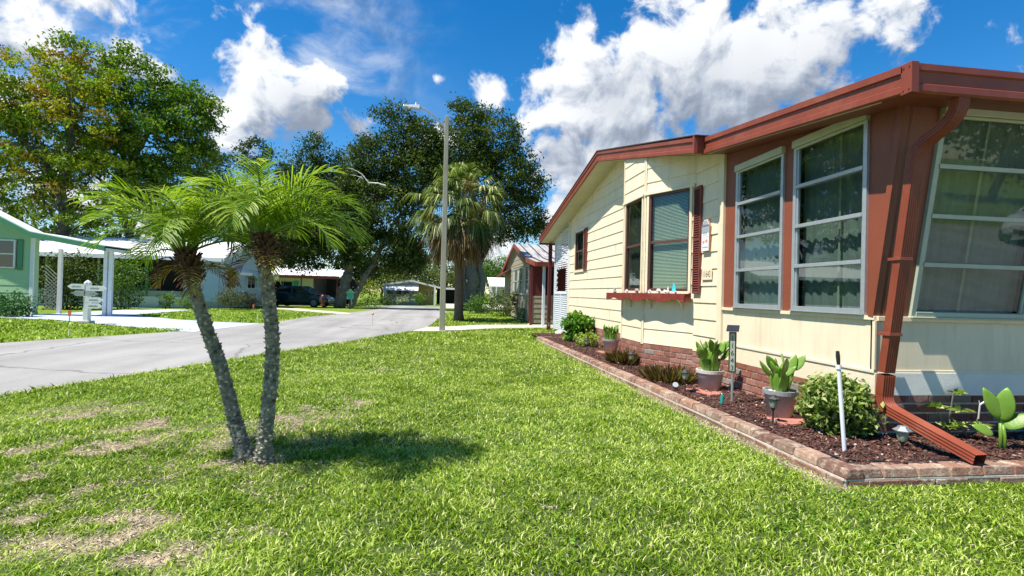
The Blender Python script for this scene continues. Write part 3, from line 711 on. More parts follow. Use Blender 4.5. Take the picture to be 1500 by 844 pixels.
# figurines on the shelf
def on_shelf(t, d=.12, i=0):
    fr, L = fac[i]; p = fr.p(t*L, d, 0); return (p.x, p.y, sz+.0225)
def fig(name, label, cat, pos, parts):
    t = thing(name, label, cat, pos, group='ornaments on the window shelf')
    for nm, mat, fn in parts:
        m_ = MB(); fn(m_, Vector(pos)); m_.build(nm, mat, t, smooth=False)
def pyr(s, h):
    return lambda m_, p: m_.add([p+Vector((-s, -s*.6, 0)), p+Vector((s, -s*.6, 0)), p+Vector((s, s*.6, 0)), p+Vector((-s, s*.6, 0)), p+Vector((0, 0, h))], [(3, 2, 1, 0), (0, 1, 4), (1, 2, 4), (2, 3, 4), (3, 0, 4)])
fig('ornament_sailboat', 'turquoise pointed sail ornament at the right end of the window shelf', 'ornament', on_shelf(.30), [('hull', 'figw', lambda m_, p: m_.prism([p+Vector((0, -.06, .0)), p+Vector((0, .06, 0)), p+Vector((0, .075, .022)), p+Vector((0, -.075, .022))], (.03, 0, 0))), ('sail', 'cyan', lambda m_, p: m_.prism([p+Vector((.01, -.06, .025)), p+Vector((.01, .062, .025)), p+Vector((.01, .01, .155))], (.016, 0, 0)))])
def gnome(m_, p): m_.lathe([(0, 0), (.022, 0), (.026, .02), (.018, .045), (.008, .055)], p, 10); m_.lathe([(0, .05), (.016, .056), (.012, .075), (0, .105)], p, 8)
def bird(m_, p):
    m_.tube([p+Vector((0, -.035, .028)), p+Vector((0, -.01, .03)), p+Vector((0, .02, .03)), p+Vector((0, .035, .05))], [.006, .022, .020, .012], 8); m_.tube([p+Vector((0, .03, .05)), p+Vector((0, .055, .052))], [.008, .002], 6); m_.lathe([(0, 0), (.018, 0), (.014, .012), (0, .014)], p, 8)
def house(m_, p):
    m_.box(p.x-.02, p.x+.02, p.y-.028, p.y+.028, p.z, p.z+.035); m_.prism([p+Vector((-.024, -.034, .035)), p+Vector((-.024, .034, .035)), p+Vector((-.024, 0, .07))], (.048, 0, 0))
def shell(m_, p):
    for k in range(7):
        a = -1.1+k*.36; m_.bar(p+Vector((0, 0, .01)), p+Vector((.0, math.sin(a)*.04, .01+math.cos(a)*.045)), .016, .012)
    m_.lathe([(0, 0), (.02, 0), (.012, .014), (0, .015)], p, 8)
fig('ornament_gnome', 'small pale cone hatted figurine just left of the turquoise sail ornament', 'ornament', on_shelf(.36, .155), [('body', 'figw', gnome)])
fig('ornament_bird', 'white slanted bird figurine behind the cone hatted one on the shelf', 'ornament', on_shelf(.46, .10), [('body', 'plastic', bird)])
fig('ornament_house', 'tiny pale cottage figurine in the middle of the window shelf', 'ornament', on_shelf(.58, .12), [('body', 'figw', house)])
fig('ornament_shell', 'upright white shell under the left edge of the blinded window', 'ornament', on_shelf(.75, .13), [('body', 'plastic', shell)])
fig('ornament_pebble_house', 'grey mottled cottage figurine at the corner post of the bay', 'ornament', on_shelf(.05, .10, 1), [('body', 'figg', house)])
fig('ornament_dove', 'small pale bird under the narrow bay window', 'ornament', on_shelf(.50, .10, 1), [('body', 'figw', bird)])
def pile(m_, p):
    for dx, dy, dz, r in ((0, -.03, .02, .024), (0, .03, .02, .022), (0, 0, .055, .022), (0, -.03, .075, .014), (.0, .035, .07, .013)):
        q = p+Vector((dx, dy, dz)); m_.lathe([(0, -r), (r*.7, -r*.7), (r, 0), (r*.7, r*.7), (0, r)], q, 8)
fig('ornament_rabbits', 'grey and white stacked animal figurine at the far left end of the window shelf', 'ornament', on_shelf(1.08, .12, 1), [('body', 'figg', pile)])
# ================================================================== pixel-free helpers: a viewing ray met with a plane gives a real place
EYEV = np.array([0, 0, EYE])
def on_y(u, v, y): r = ray(u, v); return EYEV+r*(y/r[1])
def on_x(u, v, x): r = ray(u, v); return EYEV+r*(x/r[0])
def pxm(p): return 770/abs(Vector(ROT.transposed() @ (Vector(p)-Vector((0, 0, EYE)))).z)

# ================================================================== garden bed
CO = Vector((2.60, 3.08, 0)); CF = Vector((2.40, 13.13, 0)); cu = (CF-CO).normalized(); CL = (CF-CO).length
cn = Vector((-cu.y, cu.x, 0)); cn = cn if cn.x < 0 else -cn
K = thing('garden_kerb', 'low two course brick kerb edging the mulch bed along the house', 'kerb', CO)
cpal = ((.28, .13, .085), (.34, .18, .12), (.22, .11, .08), (.38, .24, .17), (.30, .18, .13), (.24, .15, .11))
def kerb_run(fr, L, first):
    t = MB(); b = MB(); mo = MB(); k = 0; u = -.02 if first else .02
    while u < L:
        l = .255*(1+.12*(rng.random()-.5)); e = min(u+l, L)
        t.col = sh(cpal[int(rng.integers(6))], 1+.3*(rng.random()-.5)); w_ = .008*(rng.random()-.5); zt = .122+.006*(rng.random()-.5)
        t.hexa([fr.p(u+.003, -.125, .062), fr.p(e-.004, -.125, .062), fr.p(e-.004, .006+w_, .062), fr.p(u+.003, .006+w_, .062),
                fr.p(u+.008, -.12, zt+.003*rng.random()), fr.p(e-.009, -.12, zt+.004*(rng.random()-.5)), fr.p(e-.012, -.006+w_, zt-.006*rng.random()), fr.p(u+.012, -.006+w_, zt-.006*rng.random())]); u += l
    u = .11
    fr.box(b.__class__(), 0, 0, 0, 0, 0, 0)
    u = .004 if first else .02
    while u < L:
        l = (.255 if u > .05 else .14)*(1+.1*(rng.random()-.5)); e = min(u+l, L)
        b.col = sh(cpal[int(rng.integers(6))], .95+.3*(rng.random()-.5)); w_ = .012*(rng.random()-.5)
        fr.box(b, u+.003, e-.004, -.11, .012+w_, -.03, .048); u += l
    fr.box(mo, .0, L, -.115, -.004, -.02, .0615); fr.box(mo, .0, L, -.115, .008, .047, .0595)
    return t, b, mo
F1 = Fr(CO, cu, cn); F2 = Fr(CO, (1, .006, 0), (0, -1, 0))
T1, B1, O1 = kerb_run(F1, CL, True); T2, B2, O2 = kerb_run(F2, 8.2, False)
F3 = Fr(CF+Vector((.125, .0, 0)), (1, .08, 0), (0, 1, 0)); T3, B3, O3 = kerb_run(F3, .85, False)
for a, b in ((T1, T2), (B1, B2), (O1, O2), (T1, T3), (B1, B3), (O1, O3)):
    off0 = len(a.v); a.v += b.v; a.c += b.c; a.f += [tuple(i+off0 for i in f) for f in b.f]
T1.build('coping', 'curbbrick', K, bevel=.009); B1.build('base_course', 'curbbrick', K, bevel=.006); O1.build('mortar', 'mortar', K)

# mulch sheet + chips
xs_ = np.arange(2.4, 10.9, .035); ys_ = np.arange(3.1, 14.7, .035)
def bedmask(x, y):
    xk = 2.60+(y-3.08)*(-.0199)+.10
    return (x > xk) & (y > 3.17) & (((x < 3.70) & (y < 14.6)) | (y < 4.05))
XX, YY = np.meshgrid(xs_, ys_, indexing='ij'); hz = .062+.03*vn1(XX*3, YY*3)+.028*vn2(XX*17, YY*17)+.016*vn3(XX*41, YY*41)
nx_, ny_ = XX.shape; V_ = np.stack([XX, YY, hz], -1).reshape(-1, 3)
ii, jj = np.meshgrid(np.arange(nx_-1), np.arange(ny_-1), indexing='ij'); q = (ii*ny_+jj)
Fq = np.stack([q, q+ny_, q+ny_+1, q+1], -1).reshape(-1, 4); cen = V_[Fq].mean(1); keep = bedmask(cen[:, 0], cen[:, 1])
def compact(V, F, c):
    u, inv = np.unique(F, return_inverse=True); return V[u], inv.reshape(F.shape), c[u]
cc_ = np.array([.075, .030, .021])*(0.6+.9*rng.random((len(V_), 1)))
v_, f_, c_ = compact(V_, Fq[keep], cc_)
M['mulch'] = PM('mulch', (1, 1, 1), .9, .5, 50, .006, 90, attr=True, dirt=((.16, .10, .075), 22, .6))
tag(fast('mulch_bed', v_, f_, c_, 'mulch'), kind='structure')
def tumble(n, cen, s, aspect=(1, .35, .25)):
    """n small tilted lozenge chips (closed, 6 vertices, 8 triangles)"""
    a = rng.normal(size=(n, 3)); a[:, 2] *= .35; a /= np.linalg.norm(a, axis=1)[:, None]
    b = rng.normal(size=(n, 3)); b -= (b*a).sum(1)[:, None]*a; b /= np.linalg.norm(b, axis=1)[:, None]; c = np.cross(a, b)
    s = s[:, None]; P_ = [cen+a*s*aspect[0], cen-a*s*aspect[0], cen+b*s*aspect[1], cen-b*s*aspect[1], cen+c*s*aspect[2], cen-c*s*aspect[2]]
    V = np.stack(P_, 1).reshape(-1, 3); f = np.array([(0, 2, 4), (2, 1, 4), (1, 3, 4), (3, 0, 4), (2, 0, 5), (1, 2, 5), (3, 1, 5), (0, 3, 5)])
    return V, (np.arange(n)[:, None, None]*6+f[None]).reshape(-1, 3)
n = 26000
px_ = rng.random(n); yy = 3.15+(rng.random(n)**1.7)*11.3; xx = 2.5+rng.random(n)*1.2; m_ = rng.random(n) < .35
xx[m_] = 2.6+rng.random(m_.sum())*4; yy[m_] = 3.15+rng.random(m_.sum())*.85
k_ = bedmask(xx, yy) & ~((xx > 3.55) & (yy > 3.95)); xx, yy = xx[k_], yy[k_]; n = len(xx)
zz = .075+.03*vn1(xx*3, yy*3)+.03*vn2(xx*17, yy*17)+.008*rng.random(n)
s_ = .010+.022*rng.random(n)**2
V, Fc = tumble(n, np.stack([xx, yy, zz], 1), s_)
pal = np.array([(.11, .035, .024), (.16, .055, .038), (.06, .026, .02), (.22, .10, .07), (.32, .20, .13), (.50, .40, .28)]); pi_ = rng.choice(6, n, p=[.34, .26, .24, .1, .04, .02])
tag(fast('mulch_chips', V, Fc, np.repeat(pal[pi_]*(.7+.6*rng.random((n, 1))), 6, 0), 'mulch'), kind='stuff')

# leaves ------------------------------------------------------------
def leaves(cen, size, col, aspect=.42, up=.4, fold=.25, dirs=None):
    n = len(cen); a = rng.normal(size=(n, 3)) if dirs is None else dirs.copy(); a /= np.linalg.norm(a, axis=1)[:, None]+1e-9
    nn = rng.normal(size=(n, 3)); nn[:, 2] = np.abs(nn[:, 2])+up; nn -= (nn*a).sum(1)[:, None]*a; nn /= np.linalg.norm(nn, axis=1)[:, None]+1e-9
    b = np.cross(a, nn); s = np.broadcast_to(size, n)[:, None]
    V = np.stack([cen-a*s*.5, cen+a*s*.5-nn*s*.08, cen+b*s*aspect*.5+nn*s*fold*aspect-a*s*.05, cen-b*s*aspect*.5+nn*s*fold*aspect-a*s*.05], 1).reshape(-1, 3)
    f = np.array([(0, 2, 1), (0, 1, 3)]); F = (np.arange(n)[:, None, None]*4+f[None]).reshape(-1, 3)
    return V, F, np.repeat(col, 4, 0)
def clump_pts(blobs, nclump, per, crad, shell=.55, rs=None):
    """points in uneven clumps spread through the shells of a set of ellipsoids"""
    r = rs or rng; w_ = np.array([(b[3]*b[4]*b[5])**(2/3)*(b[6] if len(b) > 6 else 1) for b in blobs]); w_ /= w_.sum()
    bi = r.choice(len(blobs), nclump, p=w_); B = np.array([b[:6] for b in blobs])[bi]
    d = r.normal(size=(nclump, 3)); d /= np.linalg.norm(d, axis=1)[:, None]; rad = shell+(1-shell)*r.random(nclump)**.6
    cc = B[:, :3]+d*B[:, 3:6]*rad[:, None]
    cr = crad*(.55+.9*r.random(nclump)); pc = np.maximum(3, (per*(cr/crad)**1.6).astype(int)); idx = np.repeat(np.arange(nclump), pc)
    g = r.normal(size=(len(idx), 3))*.5; g[:, 2] *= .6
    return cc[idx]+g*cr[idx][:, None], idx, cc
def mixpal(pal, t):
    pal = np.array(pal); x = np.clip(t, 0, .999)*(len(pal)-1); i = x.astype(int); f = (x-i)[:, None]; return pal[i]*(1-f)+pal[i+1]*f
OAK = [(.022, .042, .008), (.042, .075, .011), (.080, .115, .018), (.125, .145, .028)]
MAPLE = [(.06, .13, .010), (.15, .24, .012), (.30, .37, .02), (.42, .42, .04)]
MAPLE2 = [(.16, .18, .012), (.36, .33, .02), (.44, .28, .04), (.40, .15, .05)]
SHRUB = [(.03, .07, .012), (.06, .13, .02), (.12, .22, .03), (.20, .28, .05)]
def crown_mesh(name, parent, blobs, nclump, per, crad, size, pal, up=.5, shell=.5, aspect=.5, palf=None):
    P_, idx, cc = clump_pts(blobs, nclump, per, crad, shell)
    t = .62*rng.random(nclump)[idx]+.38*rng.random(len(P_))
    col = mixpal(pal, t)
    if palf is not None: 
        t2, pal2 = palf(cc); m = (rng.random(nclump) < t2)[idx]; col[m] = mixpal(pal2, t[m])
    V, F, c = leaves(P_, size*(.6+.8*rng.random(len(P_))), col*(.8+.4*rng.random((len(P_), 1))), aspect, up)
    return fast(name, V, F, c, 'leaf', parent), cc
def limb(mb, a, b, r0, r1, wig=.12, n=7):
    a = Vector(a); b = Vector(b); L = (b-a).length; pts = []
    for i in range(n+1):
        t = i/n; o = Vector((random.uniform(-1, 1), random.uniform(-1, 1), random.uniform(-.5, .5)))*wig*L*math.sin(t*PI)*.5
        pts.append(a.lerp(b, t)+o+Vector((0, 0, L*.06*math.sin(t*PI))))
    mb.tube(pts, [r0+(r1-r0)*(i/n) for i in range(n+1)], 8)
def tree(name, label, base, blobs, nclump, per, crad, size, pal, trunks, group=None, barkm='bark', palf=None, shell=.5, twigs=26, aspect=.5):
    t = thing(name, label, 'tree', base, group)
    crown_o, cc = crown_mesh('crown', t, blobs, nclump, per, crad, size, pal, shell=shell, palf=palf, aspect=aspect)
    tm = MB()
    for (a, b, r0, r1) in trunks: limb(tm, a, b, r0, r1, .08, 9)
    top = [Vector(tr[1]) for tr in trunks]
    for i in range(twigs):
        c = Vector(cc[int(rng.integers(len(cc)))]); o = min(top, key=lambda q: (q-c).length); 
        st = [tr for tr in trunks if Vector(tr[1]) == o][0]; s0 = Vector(st[0]).lerp(o, random.uniform(.55, 1)); limb(tm, s0, c, st[3]*.55, .02, .16, 6)
    tm.build('trunk', barkm, t, smooth=True); return t
def B_(u, v, Y, ru, rv, rd=None, w_=1):
    p = on_y(u, v, Y); k = pxm(p); return (p[0], p[1], p[2], ru/k, (rd or (ru+rv)/2)/k, rv/k, w_)

# ================================================================== plants of the bed
def bush(name, label, cat, c, r, n, size, pal, aspect=.45, group=None, stems=5, crad=None, per=9, shell=.35):
    t = thing(name, label, cat, (c[0], c[1], .07), group)
    crown_mesh('foliage', t, [(c[0], c[1], c[2], *r)], n, per, crad or min(r)*.35, size, pal, up=.7, shell=shell, aspect=aspect)
    s = MB()
    for i in range(stems):
        a = random.uniform(0, 2*PI); s.tube([(c[0]+.03*math.cos(a), c[1]+.03*math.sin(a), .05), (c[0]+r[0]*.35*math.cos(a), c[1]+r[1]*.35*math.sin(a), c[2]*.7), (c[0]+r[0]*.6*math.cos(a), c[1]+r[1]*.6*math.sin(a), c[2]+r[2]*.5)], [.012, .009, .004], 5)
    s.build('stems', 'bark', t); return t
VAR = [(.05, .10, .02), (.10, .17, .03), (.22, .28, .08), (.42, .42, .20)]
bush('variegated_shrub', 'round cream and green leaved shrub at the house corner behind the white pole', 'shrub', (3.31, 4.02, .31), (.27, .25, .26), 260, .05, [(.04, .09, .015), (.11, .20, .03), (.30, .38, .10), (.52, .52, .24)], .55, per=15, crad=.075, shell=.6)
bush('broadleaf_shrub', 'largest leafy green shrub at the far end of the bed by the lattice', 'shrub', (3.17, 12.1, .43), (.36, .36, .37), 190, .10, [(.03, .09, .01), (.07, .20, .02), (.16, .34, .04), (.30, .44, .09)], .6, per=10, crad=.12)
bush('variegated_shrub', 'low yellow green shrub in front of the largest leafy one', 'shrub', (3.12, 11.0, .24), (.22, .28, .18), 90, .07, [(.12, .2, .03), (.30, .38, .07), (.48, .50, .2)], .5, per=9, crad=.09)
RB = [(.045, .03, .015), (.12, .06, .03), (.22, .12, .055), (.12, .17, .03)]
def spiky(name, label, c, r, h, n, group=None):
    t = thing(name, label, 'plant', (c[0], c[1], .07), group)
    a = rng.random(n)*2*PI; q = np.sqrt(rng.random(n))*r; b = np.stack([c[0]+q*np.cos(a)*.8, c[1]+q*np.sin(a), .09+0*q], 1)
    d = np.stack([np.cos(a)*q/r*.8+rng.normal(size=n)*.25, np.sin(a)*q/r*.8+rng.normal(size=n)*.25, .9+0*q], 1); d /= np.linalg.norm(d, axis=1)[:, None]
    L_ = h*(.55+.5*rng.random(n)); cen = b+d*(L_*.5)[:, None]
    V, F, cl = leaves(cen, L_, mixpal(RB, rng.random(n)), .13, .2, .2, dirs=d); fast('foliage', V, F, cl, 'leaf', t); return t
spiky('bromeliad_clump', 'reddish brown spiky clump in front of the smallest grey pot', (2.98, 8.35), .27, .28, 420, 'reddish spiky clumps in the bed')
spiky('bromeliad_clump', 'wider reddish green spiky clump between the two middle lanterns', (2.99, 6.65), .33, .24, 520, 'reddish spiky clumps in the bed')
def pad(mb, base, d, n, L, w_, th=.012):
    d = Vector(d).normalized(); n = Vector(n); n = (n-d*n.dot(d)).normalized(); s = d.cross(n); base = Vector(base)
    rings = 9; seg = 12; vs = []
    for i in range(rings+1):
        t = i/rings; r = w_/2*max(.10, math.sin(PI*min(1, (t*.93+.05)**.85)))**.8; r = r if 0 < i < rings else r*.25
        for k in range(seg):
            a = 2*PI*k/seg; vs.append(base+d*L*t+s*r*math.cos(a)+n*(th*min(1, r/(w_*.3)))*math.sin(a)+n*.03*L*math.sin(t*3))
    fs = [(i*seg+k, i*seg+(k+1) % seg, (i+1)*seg+(k+1) % seg, (i+1)*seg+k) for i in range(rings) for k in range(seg)]
    fs += [tuple(range(seg))[::-1], tuple(rings*seg+k for k in range(seg))]; mb.add(vs, fs); return base+d*L
def cactus(label, x, y, z, r, H, seed, n):
    random.seed(seed); t = thing('paddle_cactus', label, 'cactus', (x, y, z), 'paddle cacti in grey pots')
    m_ = MB()
    for i in range(n):
        a = 2*PI*i/n+random.uniform(-.3, .3); q = r*random.uniform(.1, .75); b = (x+q*math.cos(a), y+q*math.sin(a), z-.01)
        tilt = random.uniform(.05, .40)*(q/r+.3); d = Vector((math.cos(a)*tilt, math.sin(a)*tilt, 1)); L = H*random.uniform(.30, .52); nn = Vector((math.cos(a+random.uniform(-.9, .9)), math.sin(a+random.uniform(-.9, .9)), 0))
        e = pad(m_, b, d, nn, L, L*random.uniform(.38, .50), .008)
        for k in range(random.choice([1, 1, 2])):
            a2 = a+random.uniform(-1.2, 1.2); d2 = Vector((math.cos(a2)*.6, math.sin(a2)*.6, random.uniform(.6, 1.3))); L2 = H*random.uniform(.26, .40)
            pad(m_, e-d.normalized()*L*.10, d2, Vector((math.cos(a2+.7), math.sin(a2+.7), .2)), L2, L2*random.uniform(.40, .54), .007)
    m_.build('pads', 'cactus', t, smooth=True); return t
def pot(label, x, y, rt, rb, h, rimmat, zb=.115):
    t = thing('plant_pot', label, 'plant pot', (x, y, zb), 'grey plant pots in the bed')
    m_ = MB(); m_.lathe([(0, 0), (rb, 0), (rb+(rt-rb)*.8, h*.8), (rt*.97, h*.83)], (x, y, zb), 28); m_.build('pot', 'potg', t, smooth=True)
    m_ = MB(); m_.lathe([(rt*.96, h*.82), (rt*1.03, h*.84), (rt*1.05, h), (rt*.94, h), (rt*.92, h*.88)], (x, y, zb), 28); m_.build('rim', rimmat, t)
    m_ = MB(); m_.lathe([(rt*.93, 0), (0, .012)], (x, y, zb+h*.9), 20); m_.build('soil', 'mulch', t); return t
pot('grey pot with a cream rim beside the solar address post', 3.20, 5.93, .155, .115, .235, 'potrim'); cactus('paddle cactus in the cream rimmed pot by the address post', 3.20, 5.93, .33, .12, .56, 3, 16)
pot('blue grey plant pot nearest the variegated corner shrub', 3.18, 4.58, .148, .105, .245, 'potg'); cactus('paddle cactus in the blue grey pot by the variegated corner shrub', 3.18, 4.58, .34, .11, .48, 14, 16)
pot('smallest looking far grey pot beside the bay window wall', 3.31, 9.99, .16, .115, .24, 'potg'); cactus('paddle cactus in the far pot beside the bay window wall', 3.31, 9.99, .33, .12, .44, 23, 14)
def pavers(label, x, y, rz, s=.36):
    m_ = MB(); c_, s__ = math.cos(rz), math.sin(rz)
    pts = [(-s*.55, -s/2), (s*.55, -s/2), (s*.55, s/2), (-s*.55, s/2)]
    m_.prism([(x+a*c_-b*s__, y+a*s__+b*c_, .078) for a, b in pts], (0, 0, .036)); o = m_.build('paving_slab', 'paver', None, bevel=.006); tag(o, label, 'paving slab', 'red slabs under the pots'); return o
pavers('red slab under the cream rimmed pot', 3.20, 5.86, .25, .42); pavers('red slab under the blue grey pot by the corner shrub', 3.20, 4.50, .2, .40); pavers('red slab under the far pot by the bay', 3.25, 9.86, .1, .40)
# big single paddle plant on the right
ct = thing('paddle_cactus', 'tall stemmed bright green paddle cactus in front of the sunroom front wall', 'cactus', (4.29, 3.52, .07))
m_ = MB(); m_.tube([(4.28, 3.52, .06), (4.285, 3.52, .20), (4.28, 3.52, .30)], [.014, .013, .012], 8); m_.tube([(4.30, 3.50, .05), (4.297, 3.50, .20), (4.29, 3.51, .29)], [.011, .010, .011], 8); m_.build('stem', 'cactus', ct, smooth=True)
for b, d, nn, L, w_ in (((4.285, 3.52, .31), (.10, -.08, 1), (-.75, -.65, .1), .27, .135), ((4.275, 3.52, .33), (-.42, .20, 1), (-.3, -.9, .25), .26, .11), ((4.29, 3.51, .27), (.72, -.62, .62), (-.6, -.5, .6), .23, .115),
                        ((4.285, 3.54, .30), (.9, .2, .95), (-.5, .2, 1), .19, .06), ((4.27, 3.56, .20), (-.75, .3, .35), (.2, -1, .4), .16, .085)):
    m_ = MB(); pad(m_, b, d, nn, L, w_, .008); m_.build('pad', 'cactus', ct, smooth=True)
# upright variegated plant by the downspout
up = thing('variegated_plant', 'upright straggly yellow and green leaved plant behind the downspout outlet', 'plant', (4.2, 3.88, .07))
P_ = []; D_ = []
VARB = [(.10, .2, .03), (.30, .38, .08), (.62, .60, .28)]
for bx, by, bz, q in ((4.22, 3.83, .47, 16), (4.05, 3.82, .36, 20), (4.24, 3.80, .33, 16), (4.20, 3.80, .22, 20), (4.38, 3.76, .22, 22), (4.12, 3.80, .20, 16)):
    for k in range(q):
        d = rng.normal(size=3); d[2] = abs(d[2])*.3; d /= np.linalg.norm(d); P_.append(np.array((bx, by, bz))+d*np.array([.055, .05, .03])); D_.append(d)
V, F, cl = leaves(np.array(P_), .085*(.7+.5*rng.random(len(P_))), mixpal(VARB, rng.random(len(P_))), .45, .8, dirs=np.array(D_)); fast('foliage', V, F, cl, 'leaf', up)
m_ = MB(); m_.tube([(4.2, 3.86, .05), (4.2, 3.85, .3), (4.22, 3.84, .5)], [.009, .007, .004], 6); m_.tube([(4.2, 3.86, .1), (4.05, 3.83, .35)], [.007, .004], 6); m_.tube([(4.22, 3.86, .1), (4.37, 3.79, .2)], [.007, .004], 6); m_.build('stems', 'bark', up)
m_ = MB(); m_.tube([(4.34, 3.74, .28), (4.33, 3.72, .40), (4.42, 3.70, .47)], [.006, .007, .005], 6); m_.tube([(4.33, 3.72, .40), (4.32, 3.72, .43)], [.005, .003], 5); tag(m_.build('cut_twig', 'figw'), 'pale forked twig beside the downspout outlet plant', 'twig')

# ---------------------------------------------------------------- lanterns, posts
def lantern(label, x, y, h, s=1., tilt=0, cap='blackm', zb=.06):
    t = thing('solar_lantern', label, 'garden light', (x, y, zb), 'small solar lanterns along the bed', absolute=False)
    st = MB(); st.tube([(0, 0, -.03), (0, 0, h-.12)], [.008, .009], 8); st.lathe([(.004, h-.14), (.017, h-.125), (.020, h-.11), (0, h-.11)], (0, 0, 0), 10); st.build('stake', 'blackm', t)
    g = MB(); g.lathe([(.026*s, h-.11), (.036*s, h-.075), (.040*s, h-.035), (.0, h-.034)], (0, 0, 0), 16); g.build('glass', 'lampglass', t, smooth=True)
    c = MB()
    for k in range(6):
        a = k*PI/3; b = a+PI/3
        for p, q in ((a, b), (b, a)): c.bar((.040*s*math.cos(p), .040*s*math.sin(p), h-.035), (.027*s*math.cos(q), .027*s*math.sin(q), h-.108), .0035)
    c.build('wire_cage', 'blackm', t)
    c = MB(); c.lathe([(.058*s, h-.038), (.060*s, h-.030), (.034*s, h-.012), (.028*s, h), (0, h)], (0, 0, 0), 6); c.build('cap', cap, t)
    t.rotation_euler = (tilt, tilt*.6, .3); return t
lantern('nearest solar lantern, under the downspout outlet pipe', 3.38, 3.46, .24, 1.05, cap='galv')
lantern('black wire lantern standing in front of the blue grey pot', 2.96, 4.36, .29, .95)
lantern('solar lantern at the left of the cream rimmed pot', 2.84, 5.83, .30, .98)
lantern('solar lantern between the two reddish spiky clumps', 2.83, 7.57, .31, .98)
lantern('solar lantern beside the low yellow green shrub', 2.80, 9.9, .30, .95)
lantern('farthest solar lantern, at the far end of the kerb by the white lattice', 2.95, 14.3, .36, .95)
sp = thing('spotlight', 'small tilted garden spotlight beside the lantern left of the cream rimmed pot', 'garden light', (2.78, 5.95, .07))
m_ = MB(); m_.tube([(2.78, 5.95, .05), (2.78, 5.95, .13)], [.007, .007], 6); m_.build('stake', 'black', sp); m_ = MB(); m_.tube([(2.78, 5.97, .13), (2.765, 5.92, .17)], [.028, .034], 12); m_.build('head', 'galv', sp)
ap = thing('address_post', 'solar topped post with vertical digits 11643 standing in the mulch', 'address post', (3.08, 5.237, .07))
m_ = MB(); m_.tube([(3.08, 5.237, .03), (3.08, 5.237, .45)], .014, 10); m_.build('pole', 'galv', ap)
AF = Fr((3.075, 5.237, .42), (.93, -.36, 0), (-.36, -.93, 0))
m_ = MB(); AF.box(m_, -.036, .036, -.022, .012, 0, .43); m_.build('housing', 'blackm', ap, bevel=.003)
m_ = MB(); AF.box(m_, -.027, .020, .0125, .016, .015, .415); m_.build('face', 'alup', ap)
for k, ch in enumerate('11643'): text(ch, .075, frame_mtx(AF.p(-.004, .0165, .36-k*.078), AF.u, (0, 0, 1)), 'black', ap, name='digit', sx=.9)
m_ = MB(); m_.hexa([AF.p(-.075, .05, .435), AF.p(.05, .05, .435), AF.p(.075, -.05, .49), AF.p(-.05, -.05, .49), AF.p(-.075, .05, .447), AF.p(.05, .05, .447), AF.p(.075, -.05, .502), AF.p(-.05, -.05, .502)]); m_.build('solar_panel', 'panelpv', ap, bevel=.002)
m_ = MB(); m_.lathe([(0, 0), (.02, 0), (.026, .03), (.016, .055), (.02, .085), (.010, .12), (0, .13)], (2.93, 5.17, .08), 12); tag(m_.build('glass_ornament', 'tealg', None, smooth=True), 'small teal glass ornament on the mulch left of the address post', 'ornament')
wp = thing('white_pole', 'leaning white plastic pole with a black tip stuck in the mulch', 'pole', (2.95, 3.5, .07))
a_, b_ = Vector((2.953, 3.50, .05)), Vector((2.885, 3.50, .74)); m_ = MB(); m_.tube([a_, b_], .0145, 12); m_.tube([b_-Vector((0, 0, .03)), b_], .019, 12); m_.build('shaft', 'plastic', wp)
m_ = MB(); m_.tube([b_, b_+(b_-a_).normalized()*.065, b_+(b_-a_).normalized()*.10], [.013, .015, .012], 10); m_.build('tip', 'black', wp)
m_ = MB(); m_.tube([(2.72, 3.52, .105), (2.80, 3.30, .115), (3.0, 3.235, .118), (3.5, 3.232, .118), (3.75, 3.235, .115)], .010, 8); tag(m_.build('drip_hose', 'black', None, smooth=True), 'black hose lying inside the corner of the brick kerb', 'hose')
for x, y, r, lb in ((3.25, 14.35, .13, 'rounded pale stone at the far end of the bed by the lattice'), (4.42, 3.62, .03, 'small pinkish stone beside the tall stemmed cactus')):
    m_ = MB(); m_.lathe([(0, -r*.4), (r*.9, -r*.2), (r, r*.2), (r*.7, r*.6), (0, r*.8)], (x, y, .1), 10); tag(m_.build('stone', 'stone', None, smooth=True), lb, 'stone')
random.seed(11)
# pebbles
n = 70; xx = 2.75+rng.random(n)*.75; yy = 3.25+rng.random(n)**1.3*8; V, Fc = tumble(n, np.stack([xx, yy, np.full(n, .125)], 1), .008+.012*rng.random(n)**2, (1, .8, .6))
M['pebble'] = PM('pebble', (.50, .44, .36), .8, .2, 20); tag(fast('pebbles', V, Fc, np.ones((len(V), 3)), 'pebble'), kind='stuff')
# ================================================================== ground, roads
def pm_ground(name, stops, scale, bump, bscale, fine=60, rough=.95):
    m, nt = new_mat(name); o = N(nt, 'ShaderNodeOutputMaterial'); p = N(nt, 'ShaderNodeBsdfPrincipled'); v = coords(nt)
    a = noise(nt, v, scale, 6, .65); b = noise(nt, v, fine, 5, .7)
    x = N(nt, 'ShaderNodeMath', operation='MULTIPLY_ADD'); lk(nt, b, x.inputs[0]); x.inputs[1].default_value = .6; x.inputs[2].default_value = -.3
    y = N(nt, 'ShaderNodeMath', operation='ADD'); lk(nt, a, y.inputs[0]); lk(nt, x.outputs[0], y.inputs[1])
    lk(nt, ramp(nt, y.outputs[0], stops), p.inputs['Base Color']); p.inputs['Roughness'].default_value = rough; p.inputs['Specular IOR Level'].default_value = .2
    bb = N(nt, 'ShaderNodeBump'); bb.inputs['Distance'].default_value = bump; lk(nt, noise(nt, v, bscale, 5, .7), bb.inputs['Height']); lk(nt, bb.outputs[0], p.inputs['Normal'])
    lk(nt, p.outputs[0], o.inputs[0]); return m
M['turf'] = pm_ground('turf', [(.25, (.09, .14, .015)), (.5, (.16, .24, .025)), (.75, (.24, .31, .05))], .5, .03, 30, 14)
